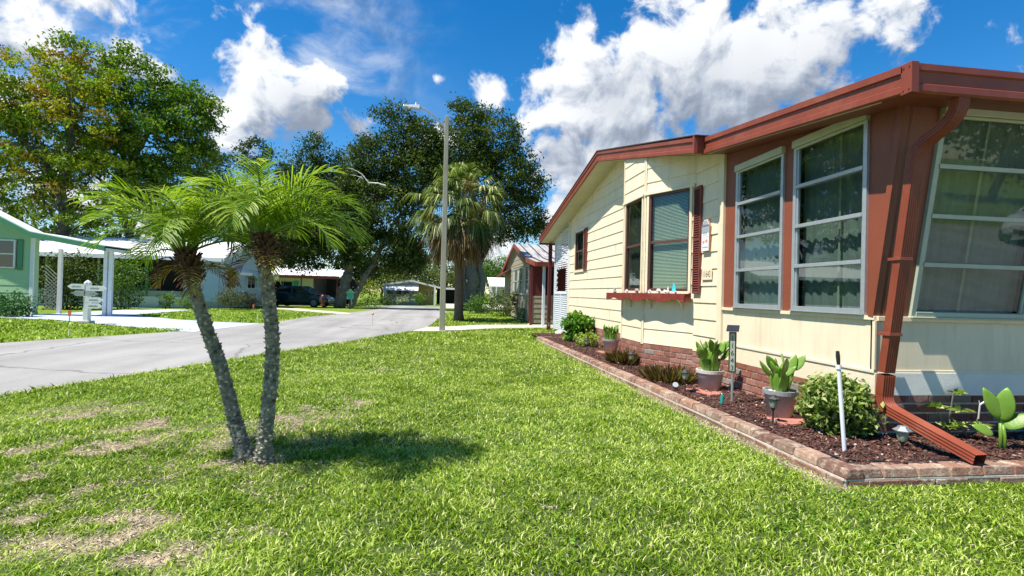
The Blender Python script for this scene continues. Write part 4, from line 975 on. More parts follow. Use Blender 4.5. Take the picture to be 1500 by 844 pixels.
M['asphalt'] = pm_ground('asphalt', [(.2, (.26, .25, .235)), (.5, (.33, .32, .30)), (.8, (.40, .385, .36))], .6, .006, 120, 90)
def road_mat():
    m, nt = new_mat('worn_asphalt'); o = N(nt, 'ShaderNodeOutputMaterial'); p = N(nt, 'ShaderNodeBsdfPrincipled'); v = coords(nt)
    rot = N(nt, 'ShaderNodeMapping'); rot.inputs['Rotation'].default_value = (0, 0, R(21)); rot.inputs['Scale'].default_value = (1.1, .08, 1); lk(nt, v, rot.inputs[0])
    band = noise(nt, rot.outputs[0], 1.3, 3, .5); big = noise(nt, v, .35, 5, .6); fine = noise(nt, v, 55, 5, .75)
    def ad(a, b, k):
        n_ = N(nt, 'ShaderNodeMath', operation='MULTIPLY_ADD'); lk(nt, b, n_.inputs[0]); n_.inputs[1].default_value = k
        if isinstance(a, float): n_.inputs[2].default_value = a
        else: lk(nt, a, n_.inputs[2])
        return n_.outputs[0]
    x = ad(ad(ad(-.72, band, .95), big, .75), fine, .7)
    c = ramp(nt, x, [(.2, (.20, .192, .185)), (.5, (.285, .277, .265)), (.8, (.37, .36, .345))])
    sp = noise(nt, v, 220, 2, .5); c = mixc(nt, ramp(nt, sp, [(.60, 0.), (.68, .6)]), c, (.17, .165, .16)); c = mixc(nt, ramp(nt, sp, [(.30, .55), (.38, 0.)]), c, (.55, .53, .50))
    vo = N(nt, 'ShaderNodeTexVoronoi'); vo.feature = 'DISTANCE_TO_EDGE'; vo.inputs['Scale'].default_value = .32
    wn_ = N(nt, 'ShaderNodeTexNoise'); wn_.inputs['Scale'].default_value = 1.5; wn_.inputs['Detail'].default_value = 5; lk(nt, v, wn_.inputs['Vector']); vv = N(nt, 'ShaderNodeMix', data_type='RGBA'); vv.inputs[0].default_value = .35; lk(nt, v, vv.inputs[6]); lk(nt, wn_.outputs['Color'], vv.inputs[7]); lk(nt, vv.outputs[2], vo.inputs['Vector'])
    c = mixc(nt, ramp(nt, vo.outputs['Distance'], [(0, .75), (.008, 0.)]), c, (.12, .115, .11))
    st = noise(nt, v, .9, 4, .6); c = mixc(nt, ramp(nt, st, [(.64, 0.), (.72, .35)]), c, (.15, .145, .14))
    lk(nt, c, p.inputs['Base Color']); p.inputs['Roughness'].default_value = .9
    bb = N(nt, 'ShaderNodeBump'); bb.inputs['Distance'].default_value = .006; lk(nt, fine, bb.inputs['Height']); lk(nt, bb.outputs[0], p.inputs['Normal']); lk(nt, p.outputs[0], o.inputs[0]); return m
M['asphalt'] = road_mat()
M['bluedrive'] = pm_ground('blue_driveway', [(.2, (.36, .42, .50)), (.8, (.46, .52, .60))], .8, .002, 60, 30)
M['walk'] = pm_ground('walk_concrete', [(.2, (.42, .38, .31)), (.8, (.56, .52, .43))], .8, .003, 60, 30)
M['soil'] = PM('lawn_soil', (1, 1, 1), .95, .35, 30, .01, 60, attr=True)
gx = np.concatenate([[-600, -300, -150], np.arange(-80, 81, 4), [150, 300, 600]]); gy = np.concatenate([[-400, -150, -60], np.arange(-40, 121, 4), [200, 400, 900]])
GX, GY_ = np.meshgrid(gx, gy, indexing='ij'); V = np.stack([GX, GY_, np.maximum(gz(GY_), -1.2)-.012], -1).reshape(-1, 3); a_, b_ = GX.shape
ii, jj = np.meshgrid(np.arange(a_-1), np.arange(b_-1), indexing='ij'); q = ii*b_+jj; Fg = np.stack([q, q+b_, q+b_+1, q+1], -1).reshape(-1, 4)
tag(fast('ground', V, Fg, np.ones((len(V), 3)), 'turf'), kind='structure')
def strip(name, left, right, mat, dz, kind='structure'):
    m_ = MB(); n = len(left)
    vs = []; 
    for (x, y) in left: vs.append((x, y, float(gz(y))+dz))
    for (x, y) in right: vs.append((x, y, float(gz(y))+dz))
    m_.add(vs, [(i, n+i, n+i+1, i+1) for i in range(n-1)]); o = m_.build(name, mat); tag(o, kind=kind); return o
def dens(pts, step=1.5):
    pts = [Vector((*p, 0)) for p in pts]; out = []
    for a, b in zip(pts, pts[1:]):
        n = max(1, int((b-a).length/step)); out += [tuple(a.lerp(b, i/n).xy) for i in range(n)]
    return out+[tuple(pts[-1].xy)]
R_near = [(-22, -39.3), (-12, -13.3), (-8.1, -3.3), (-4.51, 6.09), (-3.57, 8.58), (-.95, 15.35), (-.5, 17.2), (-.28, 20), (-.2, 22.7), (.29, 28.4), (.3, 36), (.2, 44), (.1, 52)]
R_far = [(-30, -36.7), (-19, -11), (-13.7, .3), (-8.26, 11.13), (-7.1, 13.43), (-6.39, 14.9), (-5.9, 17.2), (-5.6, 20), (-5.45, 22.7), (-4.5, 28.4), (-4.2, 36), (-4.3, 44), (-4.3, 52)]
def resamp(pts, n=60):
    P_ = np.array(pts, float); s = np.linspace(0, len(P_)-1, n*2); i = np.minimum(s.astype(int), len(P_)-2); f = (s-i)[:, None]; return [tuple(p) for p in P_[i]*(1-f)+P_[i+1]*f]
strip('road', resamp(R_near), resamp(R_far), 'asphalt', .006)
strip('side_road', dens([(-40, 53.5), (-4.2, 50.5), (.1, 51)], 3), dens([(-40, 48.2), (-4.2, 45.5), (.15, 45.2)], 3), 'asphalt', .011)
strip('cross_street', [(-7, -8.6), (3, -8.9), (8, -9.1), (60, -10.5)], [(-7, -1.6), (3, -.7), (8, .9), (60, 3)], 'asphalt', .008)
strip('sidewalk', dens([(-7, -11.3), (60, -13.4)], 4), dens([(-7, -10.0), (60, -12)], 4), 'walk', .012)
strip('driveway', [(-6.2, 14.2), (-8.4, 15.6), (-10.4, 17.0), (-11.9, 18.0), (-14.1, 18.6), (-14.1, 27)], [(-5.75, 17.9), (-7.3, 18.3), (-8.9, 19.2), (-10.2, 20.2), (-11.6, 21.2), (-11.6, 27)], 'bluedrive', .012)
def slab(name, pts, mat, z0, z1):
    m_ = MB(); m_.prism([(x, y, z0) for x, y in pts], (0, 0, z1-z0)); return tag(m_.build(name, mat), kind='structure')
slab('walkway', [(-.85, 15.45), (.07, 15.62), (1.17, 16.75), (2.2, 17.5), (3.4, 18.0), (9, 18.3), (9, 20.6), (3.6, 19.75), (1.31, 18.9), (.2, 17.7), (-.45, 17.3)], 'walk', -.02, .035)
slab('walkway', [(-4.15, 25.2), (-4.9, 25.5), (-6.5, 27.0), (-8.1, 29.2), (-9.5, 30.0), (-9.5, 31.2), (-8.1, 31.0), (-6.3, 28.8), (-4.6, 26.9)], 'walk', -.2, .03)
slab('carport_floor', [(.4, 44), (7.5, 44), (7.5, 60), (.4, 60)], 'walk', -.6, -.17)

# lawn ----------------------------------------------------------------
LAWN = [(-4.45, 6.09), (-3.5, 8.58), (-.93, 15.3), (-.6, 15.42), (.07, 15.55), (1.17, 16.7), (2.2, 17.45), (3.4, 17.95), (6, 18.2), (6, 14.3), (2.42, 13.3), (2.40, 13.13), (2.59, 3.07), (9.5, 3.10), (9.5, .95), (8, .9), (3, -.7), (-6.9, -1.6)]
DRY = [(-2.1, 3.13, .26, .11, .8), (-1.55, 2.72, .22, .11, .8), (-1.1, 2.52, .26, .13, .2), (-2.24, 4.30, .30, .12, .9), (-1.26, 5.16, .24, .22, .2), (-.86, 5.6, .22, .10, 0), (.60, 2.9, .09, .05, 0), (-2.5, 4.7, .26, .11, 1.0), (-1.24, 3.80, .24, .11, 0),
       (-2.0, 2.6, .22, .08, .4), (-2.9, 4.1, .2, .1, 1.), (-1.45, 4.9, .16, .1, 0), (-2.6, 3.5, .24, .10, .9), (-3.1, 5.2, .2, .08, .9), (-1.7, 3.45, .25, .05, .5), ]
def dry(x, y):
    d = np.zeros(len(x))
    for cx, cy, rx, ry, a in DRY:
        wx = (vn1(x*4, y*4)-.5)*.42+(vn3(x*17, y*17)-.5)*.12; wy = (vn2(x*4+9, y*4)-.5)*.34+(vn1(x*16, y*16)-.5)*.08
        dx, dy = x-cx+wx, y-cy+wy; u = dx*math.cos(a)+dy*math.sin(a); v = -dx*math.sin(a)+dy*math.cos(a); d = np.maximum(d, 1.45-np.sqrt((u/rx)**2+(v/ry)**2))
    d = np.clip(d*1.3, 0, 1)*np.clip(-.05+2.1*vn2(x*9, y*9)-.7*vn1(x*27, y*27)+.15, 0, 1)
    k = np.clip((vn1(x*1.1+3, y*1.1)-.66)*5, 0, 1)*np.clip((vn2(x*7, y*7)-.35)*2, 0, 1)*.4*(x < 0)
    along = np.clip(1-np.abs(x-(2.60-.0199*(y-3.08))+.08-.05*vn2(y*3, y*0))/.10, 0, 1)*(y > 3)*(y < 8)*.7
    return np.maximum(np.maximum(d, k), along)
lx, ly = np.arange(-9, 9.6, .09), np.arange(-3.3, 18.4, .09); LX, LY = np.meshgrid(lx, ly, indexing='ij'); fx, fy = LX.ravel(), LY.ravel()
d_ = dry(fx, fy); c0 = np.array([.06, .095, .016]); c1 = np.array([.50, .40, .27]); t_ = vn1(fx*.9, fy*.9)[:, None]
colr = (c0*(.8+.5*t_))*(1-d_[:, None])+c1*(.75+.5*rng.random((len(fx), 1)))*d_[:, None]
V = np.stack([fx, fy, .0+.012*vn2(fx*2, fy*2)], 1); a_, b_ = LX.shape; ii, jj = np.meshgrid(np.arange(a_-1), np.arange(b_-1), indexing='ij'); q = ii*b_+jj
Fl = np.stack([q, q+b_, q+b_+1, q+1], -1).reshape(-1, 4); cen = V[Fl].mean(1); kp = inpoly(cen[:, 0], cen[:, 1], LAWN); v_, f_, c_ = compact(V, Fl[kp], colr); tag(fast('lawn', v_, f_, c_, 'soil'), kind='structure')
def blades(n, x, y, z, h, wd, col, leanmax=.7):
    a = rng.random(n)*2*PI; ln = (.25+leanmax*1.5*rng.random(n))*h; tw = rng.random(n)*2*PI
    wv = np.stack([np.cos(tw), np.sin(tw), 0*tw], 1)*(wd/2)[:, None]; L = np.stack([np.cos(a)*ln, np.sin(a)*ln, 0*a], 1); b = np.stack([x, y, z], 1); up = np.zeros((n, 3)); up[:, 2] = h
    V = np.stack([b-wv, b+wv, b-wv*.9+up*.55+L*.3, b+wv*.9+up*.55+L*.3, b+up*(.95-.25*rng.random(n))[:, None]+L], 1).reshape(-1, 3)
    f = np.array([(0, 1, 3), (0, 3, 2), (2, 3, 4)]); F = (np.arange(n)[:, None, None]*5+f[None]).reshape(-1, 3); return V, F, np.repeat(col, 5, 0)
GP = np.array([(.05, .11, .006), (.16, .27, .014), (.34, .47, .04), (.60, .70, .18), (.84, .80, .42)])
def lawn_zone(y0, y1, dpm, hs, ws, xr=lambda y: (-9, 6.5), name='grass_blades', poly=LAWN, seed=1, dryf=True):
    A = 0; yy = np.linspace(y0, y1, 40); wd = np.array([xr(q)[1]-xr(q)[0] for q in yy]); area = np.trapezoid(wd, yy) if hasattr(np, 'trapezoid') else np.trapz(wd, yy); n = int(area*dpm)
    y = rng.choice(yy, n, p=wd/wd.sum())+(rng.random(n)-.5)*(yy[1]-yy[0]); lo = np.array([xr(q)[0] for q in yy]); hi = np.array([xr(q)[1] for q in yy]); l = np.interp(y, yy, lo); h = np.interp(y, yy, hi); x = l+(h-l)*rng.random(n)
    k = inpoly(x, y, poly); 
    if name == 'grass_blades': k &= ~(((x > 2.615-.0199*(y-3.08)) & (y > 3.065) & (y < 13.15)))
    x, y = x[k], y[k]; n = len(x); d = dry(x, y) if dryf else np.zeros(n); k = rng.random(n) > d*.90; x, y, d = x[k], y[k], d[k]; n = len(x)
    tuft = vn3(x*9, y*9); big = vn1(x*.8, y*.8); k = rng.random(n) < .55+.6*tuft; x, y, d, tuft, big = x[k], y[k], d[k], tuft[k], big[k]; n = len(x)
    hh = hs*(.55+.55*rng.random(n)+.5*tuft)*(1-.45*d); t = np.clip(-.05+.66*rng.random(n)**1.15+.22*big+.28*(vn2(x*4, y*4))-.16*tuft+.22*d, 0, .80); t = np.where(rng.random(n) < .07+.25*d, .9+.1*rng.random(n), t)
    V, F, c = blades(n, x, y, gz(y)+.0*x, hh, ws*(.6+.7*rng.random(n)), mixpal(GP, t)*(.85+.3*rng.random((n, 1))))
    return V, F, c
def join(parts):
    Vs, Fs, cs = [], [], []; o = 0
    for V, F, c in parts: Vs.append(V); Fs.append(F+o); cs.append(c); o += len(V)
    return np.concatenate(Vs), np.concatenate(Fs), np.concatenate(cs)
near = lawn_zone(1.5, 4.0, 10500, .031, .0072, lambda y: (-.95*y-.9, 1.05*y+.9))
mid = lawn_zone(4.0, 7.5, 4600, .034, .0092, lambda y: (-.9*y-.6, min(3, .95*y+.6)))
far_ = lawn_zone(7.5, 12, 1900, .038, .012, lambda y: (-5, 3)); far2 = lawn_zone(12, 18, 650, .055, .022, lambda y: (-3.2, 5)); beh = join([lawn_zone(-1.5, 1.5, 1500, .04, .010, lambda y: (-6.5, 7)), lawn_zone(.5, 6.5, 2200, .036, .009, lambda y: (-6.5, -.75*y-.6)), lawn_zone(.5, 3.1, 2500, .036, .009, lambda y: (.9*y+.6, 8))])
edge = lawn_zone(2, 15.3, 900, .07, .012, lambda y: ((-4.51+.385*(y-6.09))-.03, (-4.51+.385*(y-6.09))+.22))
V, F, c = join([near, mid, far_, far2, beh, edge]); tag(fast('grass', V, F, c, 'blade'), kind='stuff'); print('grass', len(F))
# dry thatch litter lying on the bare patches
n = 150000; x = -3.6+6.5*rng.random(n); y = 1.9+4.3*rng.random(n); k = (rng.random(n) < dry(x, y)*1.0) | (rng.random(n) < .008); k &= inpoly(x, y, LAWN); x, y = x[k], y[k]; n = len(x)
V, F = tumble(n, np.stack([x, y, .014+.012*rng.random(n)], 1), .008+.016*rng.random(n), (1, .16, .06))
c = np.repeat(np.array([.74, .62, .46])*(.45+.7*rng.random((n, 1)))*np.array([1, 1, 1]), 6, 0); tag(fast('dry_grass_litter', V, F, c, 'thatch'), kind='stuff')
# broad leaved weeds in loose colonies
n = 15000; x = -4+6.5*rng.random(n); y = 2.1+5.5*rng.random(n); k = (vn2(x*1.7+5, y*1.7)*vn3(x*6, y*6) > .36) & inpoly(x, y, LAWN) & (dry(x, y) < .3); x, y = x[k], y[k]; n = len(x)
dd = rng.normal(size=(n, 3)); dd[:, 2] = .25*np.abs(dd[:, 2]); V, F, c = leaves(np.stack([x, y, .022+.016*rng.random(n)], 1), .018+.016*rng.random(n), mixpal([(.06, .15, .012), (.12, .27, .02), (.22, .38, .05)], rng.random(n)), .6, 1.5, .15, dirs=dd)
tag(fast('lawn_weeds', V, F, c, 'leaf'), kind='stuff')
# the lawns across the road
FL1 = [(-17, 14.0), (-8.35, 11.05), (-6.55, 14.9), (-8.4, 15.4), (-10.4, 16.8), (-12.2, 17.9), (-17, 18.6)]
FL2 = [(-5.5, 18.2), (-7.2, 18.6), (-8.9, 19.5), (-10.1, 20.6), (-11.4, 21.6), (-11.6, 29.0), (-9.2, 29.6), (-6.3, 26.8), (-4.75, 25.2), (-5.5, 22.7)]
FL3 = [(-.45, 17.6), (.3, 18.1), (1.31, 19.2), (3.5, 20.0), (3.3, 30), (.3, 30), (-.1, 22.7)]
ps = []
for poly, dp in ((FL1, 260), (FL2, 200), (FL3, 260)):
    xs2 = [p[0] for p in poly]; ys2 = [p[1] for p in poly]; ps.append(lawn_zone(min(ys2), max(ys2), dp, .06, .03, lambda y: (min(xs2), max(xs2)), name='far', poly=poly, dryf=False))
V, F, c = join(ps); tag(fast('grass', V, F, c*.95, 'blade'), kind='stuff')

# ================================================================== the pair of pygmy palms
def frond(P_, base, az, el, L, droop, nl=30, ll=.25, lw=.0085, pal=((.12, .21, .012), (.21, .33, .018), (.40, .49, .06)), tw=0., seed=0, vang=.5, tone=.5):
    V, F, c, rach = P_; pts = []; p = Vector(base); n = 16; e = el
    for i in range(n+1):
        pts.append(p.copy()); d = Vector((math.cos(az)*math.cos(e), math.sin(az)*math.cos(e), math.sin(e))); p = p+d*(L/n); e -= droop/n*(.15+1.8*i/n); az += tw/n
    rach.tube(pts, [.0085*(1-.85*i/n)+.0012 for i in range(n+1)], 5)
    for j in range(nl):
        t = .16+.84*j/(nl-1); q = t*n; i = min(int(q), n-1); f = q-i; o = pts[i].lerp(pts[i+1], f); tan = (pts[i+1]-pts[i]).normalized()
        side = tan.cross(Vector((0, 0, 1))); side = side.normalized() if side.length > .05 else Vector((1, 0, 0)); upn = side.cross(tan).normalized()
        l = ll*(math.sin(PI*min(1, (t*.86+.16)))**.55*.9+.18)*random.uniform(.72, 1.12)
        for s in (-1, 1):
            fwd = .55+.75*t; d = (side*s*(1.15-.35*t)+tan*fwd+upn*(vang+random.uniform(-.25, .25))).normalized(); w_ = tan.cross(d).normalized().cross(d)
            w_ = (tan-d*tan.dot(d)).normalized()*lw/2; k = random.uniform(.4, 1.0); m1 = o+d*l*.5+Vector((0, 0, -k*l*.10)); m2 = o+d*l*.8+Vector((0, 0, -k*l*.30)); e2 = o+d*l+Vector((0, 0, -k*l*.52))
            b = len(V); V += [o-w_*.5, o+w_*.5, m1-w_, m1+w_, m2-w_*.8, m2+w_*.8, e2-w_*.1, e2+w_*.1]
            F += [(b, b+1, b+3, b+2), (b+2, b+3, b+5, b+4), (b+4, b+5, b+7, b+6)]
            x = min(.999, max(0, tone+random.uniform(-.35, .35))); cc2 = np.array(pal[int(x*len(pal))])*random.uniform(.85, 1.15); c += [cc2]*8
def pygmy(name, label, base, path, rads, top, seed, nf, L, special=()):
    random.seed(seed); t = thing(name, label, 'palm tree', base, 'pygmy palms in the front lawn')
    tm = MB(); path = [Vector(p) for p in path]
    # smooth the path
    P2 = []; n = len(path)
    for i in range(n-1):
        p0, p1, p2, p3 = path[max(i-1, 0)], path[i], path[i+1], path[min(i+2, n-1)]
        for k in range(8):
            u = k/8; P2.append(.5*((2*p1)+(p2-p0)*u+(2*p0-5*p1+4*p2-p3)*u*u+(3*p1-p0-3*p2+p3)*u**3))
    P2.append(path[-1]); rr = np.interp(np.linspace(0, 1, len(P2)), np.linspace(0, 1, len(rads)), rads)
    # resample finely, with irregular rings
    fine = []; fr_ = []
    for i in range(len(P2)-1):
        for k in range(3): fine.append(P2[i].lerp(P2[i+1], k/3)); fr_.append(rr[i]*(1+.05*math.sin(i*2.3+k*2)))
    fine.append(P2[-1]); fr_.append(rr[-1]); tm.col = (.40, .37, .29); seg = 14
    b0 = len(tm.v); tm.tube(fine, fr_, seg)
    for k in range(b0, len(tm.v)):
        v = Vector(tm.v[k]); j = random.uniform(-.004, .004); tm.v[k] = tuple(v+Vector((random.uniform(-1, 1), random.uniform(-1, 1), random.uniform(-1, 1)))*.004); g = random.uniform(.55, 1.35); tm.c[k] = (.30*g, .27*g, .20*g)
    # old leaf-base stubs spiralling up the stem
    Ltot = sum((fine[i+1]-fine[i]).length for i in range(len(fine)-1)); ns = int(Ltot/.0052)
    for i in range(ns):
        u = i/ns*(len(fine)-1); k = int(u); p = fine[k].lerp(fine[min(k+1, len(fine)-1)], u-k); r = fr_[k]; a = i*2.39996+random.uniform(-.2, .2); tan = (fine[min(k+1, len(fine)-1)]-fine[max(k-1, 0)]).normalized()
        x = tan.cross(Vector((0, 1, 0))).normalized(); y = tan.cross(x); d = x*math.cos(a)+y*math.sin(a); s = d.cross(tan); o = p+d*(r-.004); h = random.uniform(.008, .018); w2 = random.uniform(.008, .014); out = random.uniform(.008, .02)
        g = random.uniform(.45, 1.6); tm.col = (.56*g, .52*g, .42*g) if random.random() < .88 else (.10, .09, .07)
        tm.add([o-s*w2-tan*h*.6, o+s*w2-tan*h*.6, o+s*w2*.6+tan*h+d*out, o-s*w2*.6+tan*h+d*out, o-s*w2*.7+tan*h*1.2, o+s*w2*.7+tan*h*1.2], [(0, 1, 2, 3), (3, 2, 5, 4), (0, 3, 4), (1, 5, 2)])
    tm.build('trunk', 'pygtrunk', t)
    # crown boots and dry seed stalks
    bt = MB(); T_ = Vector(top)
    axis = (fine[-1]-fine[-4]).normalized()
    for i in range(80):
        a = i*2.39996; z = -.16+.22*i/80; r = .030+.018*math.sin((z+.16)/.22*PI); o = T_+axis*z+Vector((math.cos(a)*r, math.sin(a)*r, 0)); d = Vector((math.cos(a)*.55, math.sin(a)*.55, .8)).normalized()
        bt.bar(o, o+d*random.uniform(.04, .09), .022, .008)
    bt.tube([T_-axis*.17, T_-axis*.08, T_, T_+axis*.06], [.040, .048, .044, .016], 12); bt.build('leaf_bases', 'boot', t)
    ss = MB()
    for i in range(8):
        a = random.uniform(0, 2*PI); o = T_+Vector((math.cos(a)*.06, math.sin(a)*.06, -.02)); e = o+Vector((math.cos(a)*.13, math.sin(a)*.13, random.uniform(-.04, .06))); ss.tube([o, o.lerp(e, .5)+Vector((0, 0, .03)), e], [.005, .004, .003], 5)
        for k in range(9): ss.tube([e, e+Vector((random.uniform(-.06, .06), random.uniform(-.06, .06), random.uniform(-.10, .0)))], [.0022, .0012], 4)
    ss.build('seed_stalks', 'boot', t)
    for fm in ss.v[:0]: pass
    V, F, c = [], [], []; rc = MB(); Q = (V, F, c, rc); o = T_+axis*.05
    for i in range(nf):
        f = i/nf; az = i*2.39996+random.uniform(-.25, .25); el = 1.36-.85*f+random.uniform(-.12, .12); LL = L*random.uniform(.8, 1.08); dr = 1.6+.2*f+random.uniform(-.2, .3)
        frond(Q, o, az, el, LL, dr, nl=int(34), tone=.70-.45*f, tw=random.uniform(-.4, .4))
    for (az, el, LL, dr, tone, nl) in special: frond(Q, o, az, el, LL, dr, nl=nl, tone=tone, ll=.12 if el > 1.4 else .25, vang=1.3 if el > 1.4 else .5)
    fast('fronds', np.array([tuple(v) for v in V]), np.array(F), np.array(c), 'leaf', t); rc2 = rc.build('frond_stalks', 'cactus', t)
    # browned hanging fronds
    V, F, c = [], [], []; rc = MB(); Q = (V, F, c, rc); D = ((.10, .040, .020), (.20, .085, .035), (.30, .17, .07), (.26, .24, .05))
    for i in range(4 if seed == 5 else 2):
        az = random.uniform(0, 2*PI); frond(Q, T_+axis*-.03, az, random.uniform(-.5, .15), L*random.uniform(.30, .55), 1.3, nl=16, ll=.13, lw=.010, pal=D, tone=random.uniform(.2, .8))
    fast('dead_fronds', np.array([tuple(v) for v in V]), np.array(F), np.array(c), 'thatch', t)
    return t
pygmy('pygmy_palm', 'upright right hand pygmy palm whose trunk rises nearly straight', (-1.17, 3.755, 0), [(-1.17, 3.755, -.02), (-1.165, 3.755, .18), (-1.135, 3.75, .55), (-1.13, 3.74, .83), (-1.155, 3.72, 1.11), (-1.19, 3.70, 1.37)], [.062, .047, .044, .043, .043, .041], (-1.19, 3.70, 1.47), 3, 20, .70,
      special=((1.3, 1.50, .66, .08, .6, 26), (-.15, .85, .80, 2.0, .35, 34), (-.3, .6, .80, 1.9, .2, 34), (3.0, .65, .7, 1.6, .4, 32), (-1.4, .8, .66, 1.9, .5, 32)))
pygmy('pygmy_palm', 'left hand pygmy palm with its trunk leaning left', (-1.35, 3.90, 0), [(-1.30, 3.84, -.02), (-1.36, 3.88, .12), (-1.42, 3.90, .29), (-1.51, 3.90, .62), (-1.61, 3.88, .91), (-1.70, 3.86, 1.22)], [.066, .048, .045, .043, .041, .038], (-1.735, 3.85, 1.36), 5, 17, .64,
      special=((3.3, 1.0, .76, 1.7, .6, 34), (3.0, .85, .74, 1.6, .5, 34), (3.75, .8, .62, 1.7, .4, 32), (2.6, .25, .45, 1.2, .2, 24)))
# ================================================================== street lamp
L_ = thing('street_lamp', 'tall square concrete street lamp with a curved arm by the walkway', 'street lamp', (.03, 15.81, 0))
m_ = MB(); m_.hexa([(-.065, 15.72, -.1), (.11, 15.72, -.1), (.11, 15.90, -.1), (-.065, 15.90, -.1), (-.065, 15.75, 6.45), (.055, 15.75, 6.45), (.055, 15.87, 6.45), (-.065, 15.87, 6.45)]); m_.build('pole', 'polec', L_, bevel=.012)
m_ = MB(); m_.tube([(-.02, 15.81, 6.05), (-.20, 15.81, 6.25), (-.45, 15.80, 6.47), (-.68, 15.80, 6.60), (-.85, 15.80, 6.64)], [.03]*5, 8); m_.box(-.10, -.06, 15.76, 15.86, 5.96, 6.10); m_.box(-.105, -.06, 15.77, 15.85, 6.28, 6.33); m_.build('arm', 'galv', L_, smooth=False)
m_ = MB(); m_.hexa([(-1.30, 15.74, 6.63), (-.80, 15.70, 6.57), (-.80, 15.90, 6.57), (-1.30, 15.86, 6.63), (-1.30, 15.75, 6.68), (-.80, 15.74, 6.71), (-.80, 15.86, 6.71), (-1.30, 15.85, 6.68)]); hd = m_.build('lamp_head', 'galv', L_, bevel=.02)
m_ = MB(); m_.tube([(-.92, 15.8, 6.70), (-.92, 15.8, 6.78)], [.035, .03], 10); m_.build('photocell', 'white', hd)
m_ = MB(); m_.lathe([(.09, 0), (.07, -.035), (0, -.05)], (-1.12, 15.8, 6.62), 12); m_.build('lens', 'lampglass', hd)

# ================================================================== cabbage palm behind the lamp
def fan(V, F, c, base, d, petiole, rad, pal, nseg=20, droop=.55, spread=2.3):
    d = Vector(d).normalized(); side = d.cross(Vector((0, 0, 1))); side = side.normalized() if side.length > .1 else Vector((1, 0, 0)); up_ = side.cross(d).normalized()
    hub = Vector(base)+d*petiole+Vector((0, 0, -.12*petiole)); w0 = side*.018
    b = len(V); V += [Vector(base)-w0, Vector(base)+w0, hub-w0*.7, hub+w0*.7]; F.append((b, b+1, b+3, b+2)); c += [np.array(pal[0])]*4
    roll = random.uniform(-.5, .5); u2 = side*math.cos(roll)+up_*math.sin(roll)
    for k in range(nseg):
        a = -spread/2+spread*k/(nseg-1); q = (d*math.cos(a)+u2*math.sin(a)).normalized(); l = rad*(1-.25*abs(a)/1.2)*random.uniform(.85, 1.1)
        w_ = q.cross(up_).normalized()*.026*random.uniform(.8, 1.2); m1 = hub+q*l*.55+Vector((0, 0, -droop*l*.08)); e = hub+q*l*.88+Vector((0, 0, -droop*l*(.42+.2*random.random()))); cl = np.array(pal[min(len(pal)-1, int(random.random()*len(pal)))])*random.uniform(.8, 1.2)
        b = len(V); V += [hub-w_*.3, hub+w_*.3, m1-w_, m1+w_, e-w_*.15, e+w_*.15]; F += [(b, b+1, b+3, b+2), (b+2, b+3, b+5, b+4)]; c += [cl]*6
random.seed(21)
S_ = thing('cabbage_palm', 'thick crowned cabbage palm with a brown skirt behind the street lamp', 'palm tree', (.69, 21.42, 0))
m_ = MB(); pts = [(.69, 21.42, -.1), (.68, 21.42, .3), (.66, 21.42, 1.5), (.62, 21.42, 2.7), (.60, 21.42, 4.6)]; m_.tube(pts, [.25, .19, .175, .19, .22], 14); m_.build('trunk', 'palmbark', S_, smooth=True)
V, F, c = [], [], []; G_ = ((.035, .065, .010), (.06, .10, .014), (.10, .14, .02), (.12, .17, .03), (.08, .12, .02), (.18, .22, .045), (.50, .50, .25))  # last, palest tone paints highlights onto random leaf segments
c0_ = Vector((.58, 21.42, 4.75))
for i in range(84):
    f = i/84; az = i*2.39996+random.uniform(-.3, .3); el = 1.45-2.2*f**.85+random.uniform(-.15, .15); d = (math.cos(az)*math.cos(el), math.sin(az)*math.cos(el), math.sin(el)); fan(V, F, c, c0_+Vector(d)*.2, d, (.85+.65*random.random())*(1 if f < .75 else .85), .9*random.uniform(.75, 1.15), G_, 20, .9+.5*f, 2.4)
fast('fronds', np.array([tuple(v) for v in V]), np.array(F), np.array(c), 'leaf', S_)
V, F, c = [], [], []; DD_ = ((.08, .045, .02), (.14, .08, .035), (.22, .14, .06), (.32, .24, .10))
for i in range(95):
    az = i*2.39996; el = -.35-.95*random.random(); d = (math.cos(az)*math.cos(el), math.sin(az)*math.cos(el), math.sin(el)); fan(V, F, c, Vector((.6, 21.42, 4.15))+Vector((math.cos(az), math.sin(az), 0))*.2, d, (.75+.25*random.random()), .82, DD_, 14, 1.1, 1.5)
fast('dead_skirt', np.array([tuple(v) for v in V]), np.array(F), np.array(c), 'thatch', S_)
for a_, r_, z_ in ((-2.7, 1.35, 4.2), (-.75, 1.25, 4.45), (-1.25, 1.35, 3.95), (-1.3, 1.1, 5.3), (-2.1, 1.3, 3.75)):
    P_, idx, cc = clump_pts([(c0_.x+math.cos(a_)*r_, c0_.y+math.sin(a_)*r_, z_, .26, .26, .5)], 60, 12, .12, .3); V, F, c = leaves(P_, .06, np.array([(.24, .16, .035)])*(.6+.8*rng.random((len(P_), 1))), .4); fast('fruit_cluster', V, F, c, 'thatch', S_)

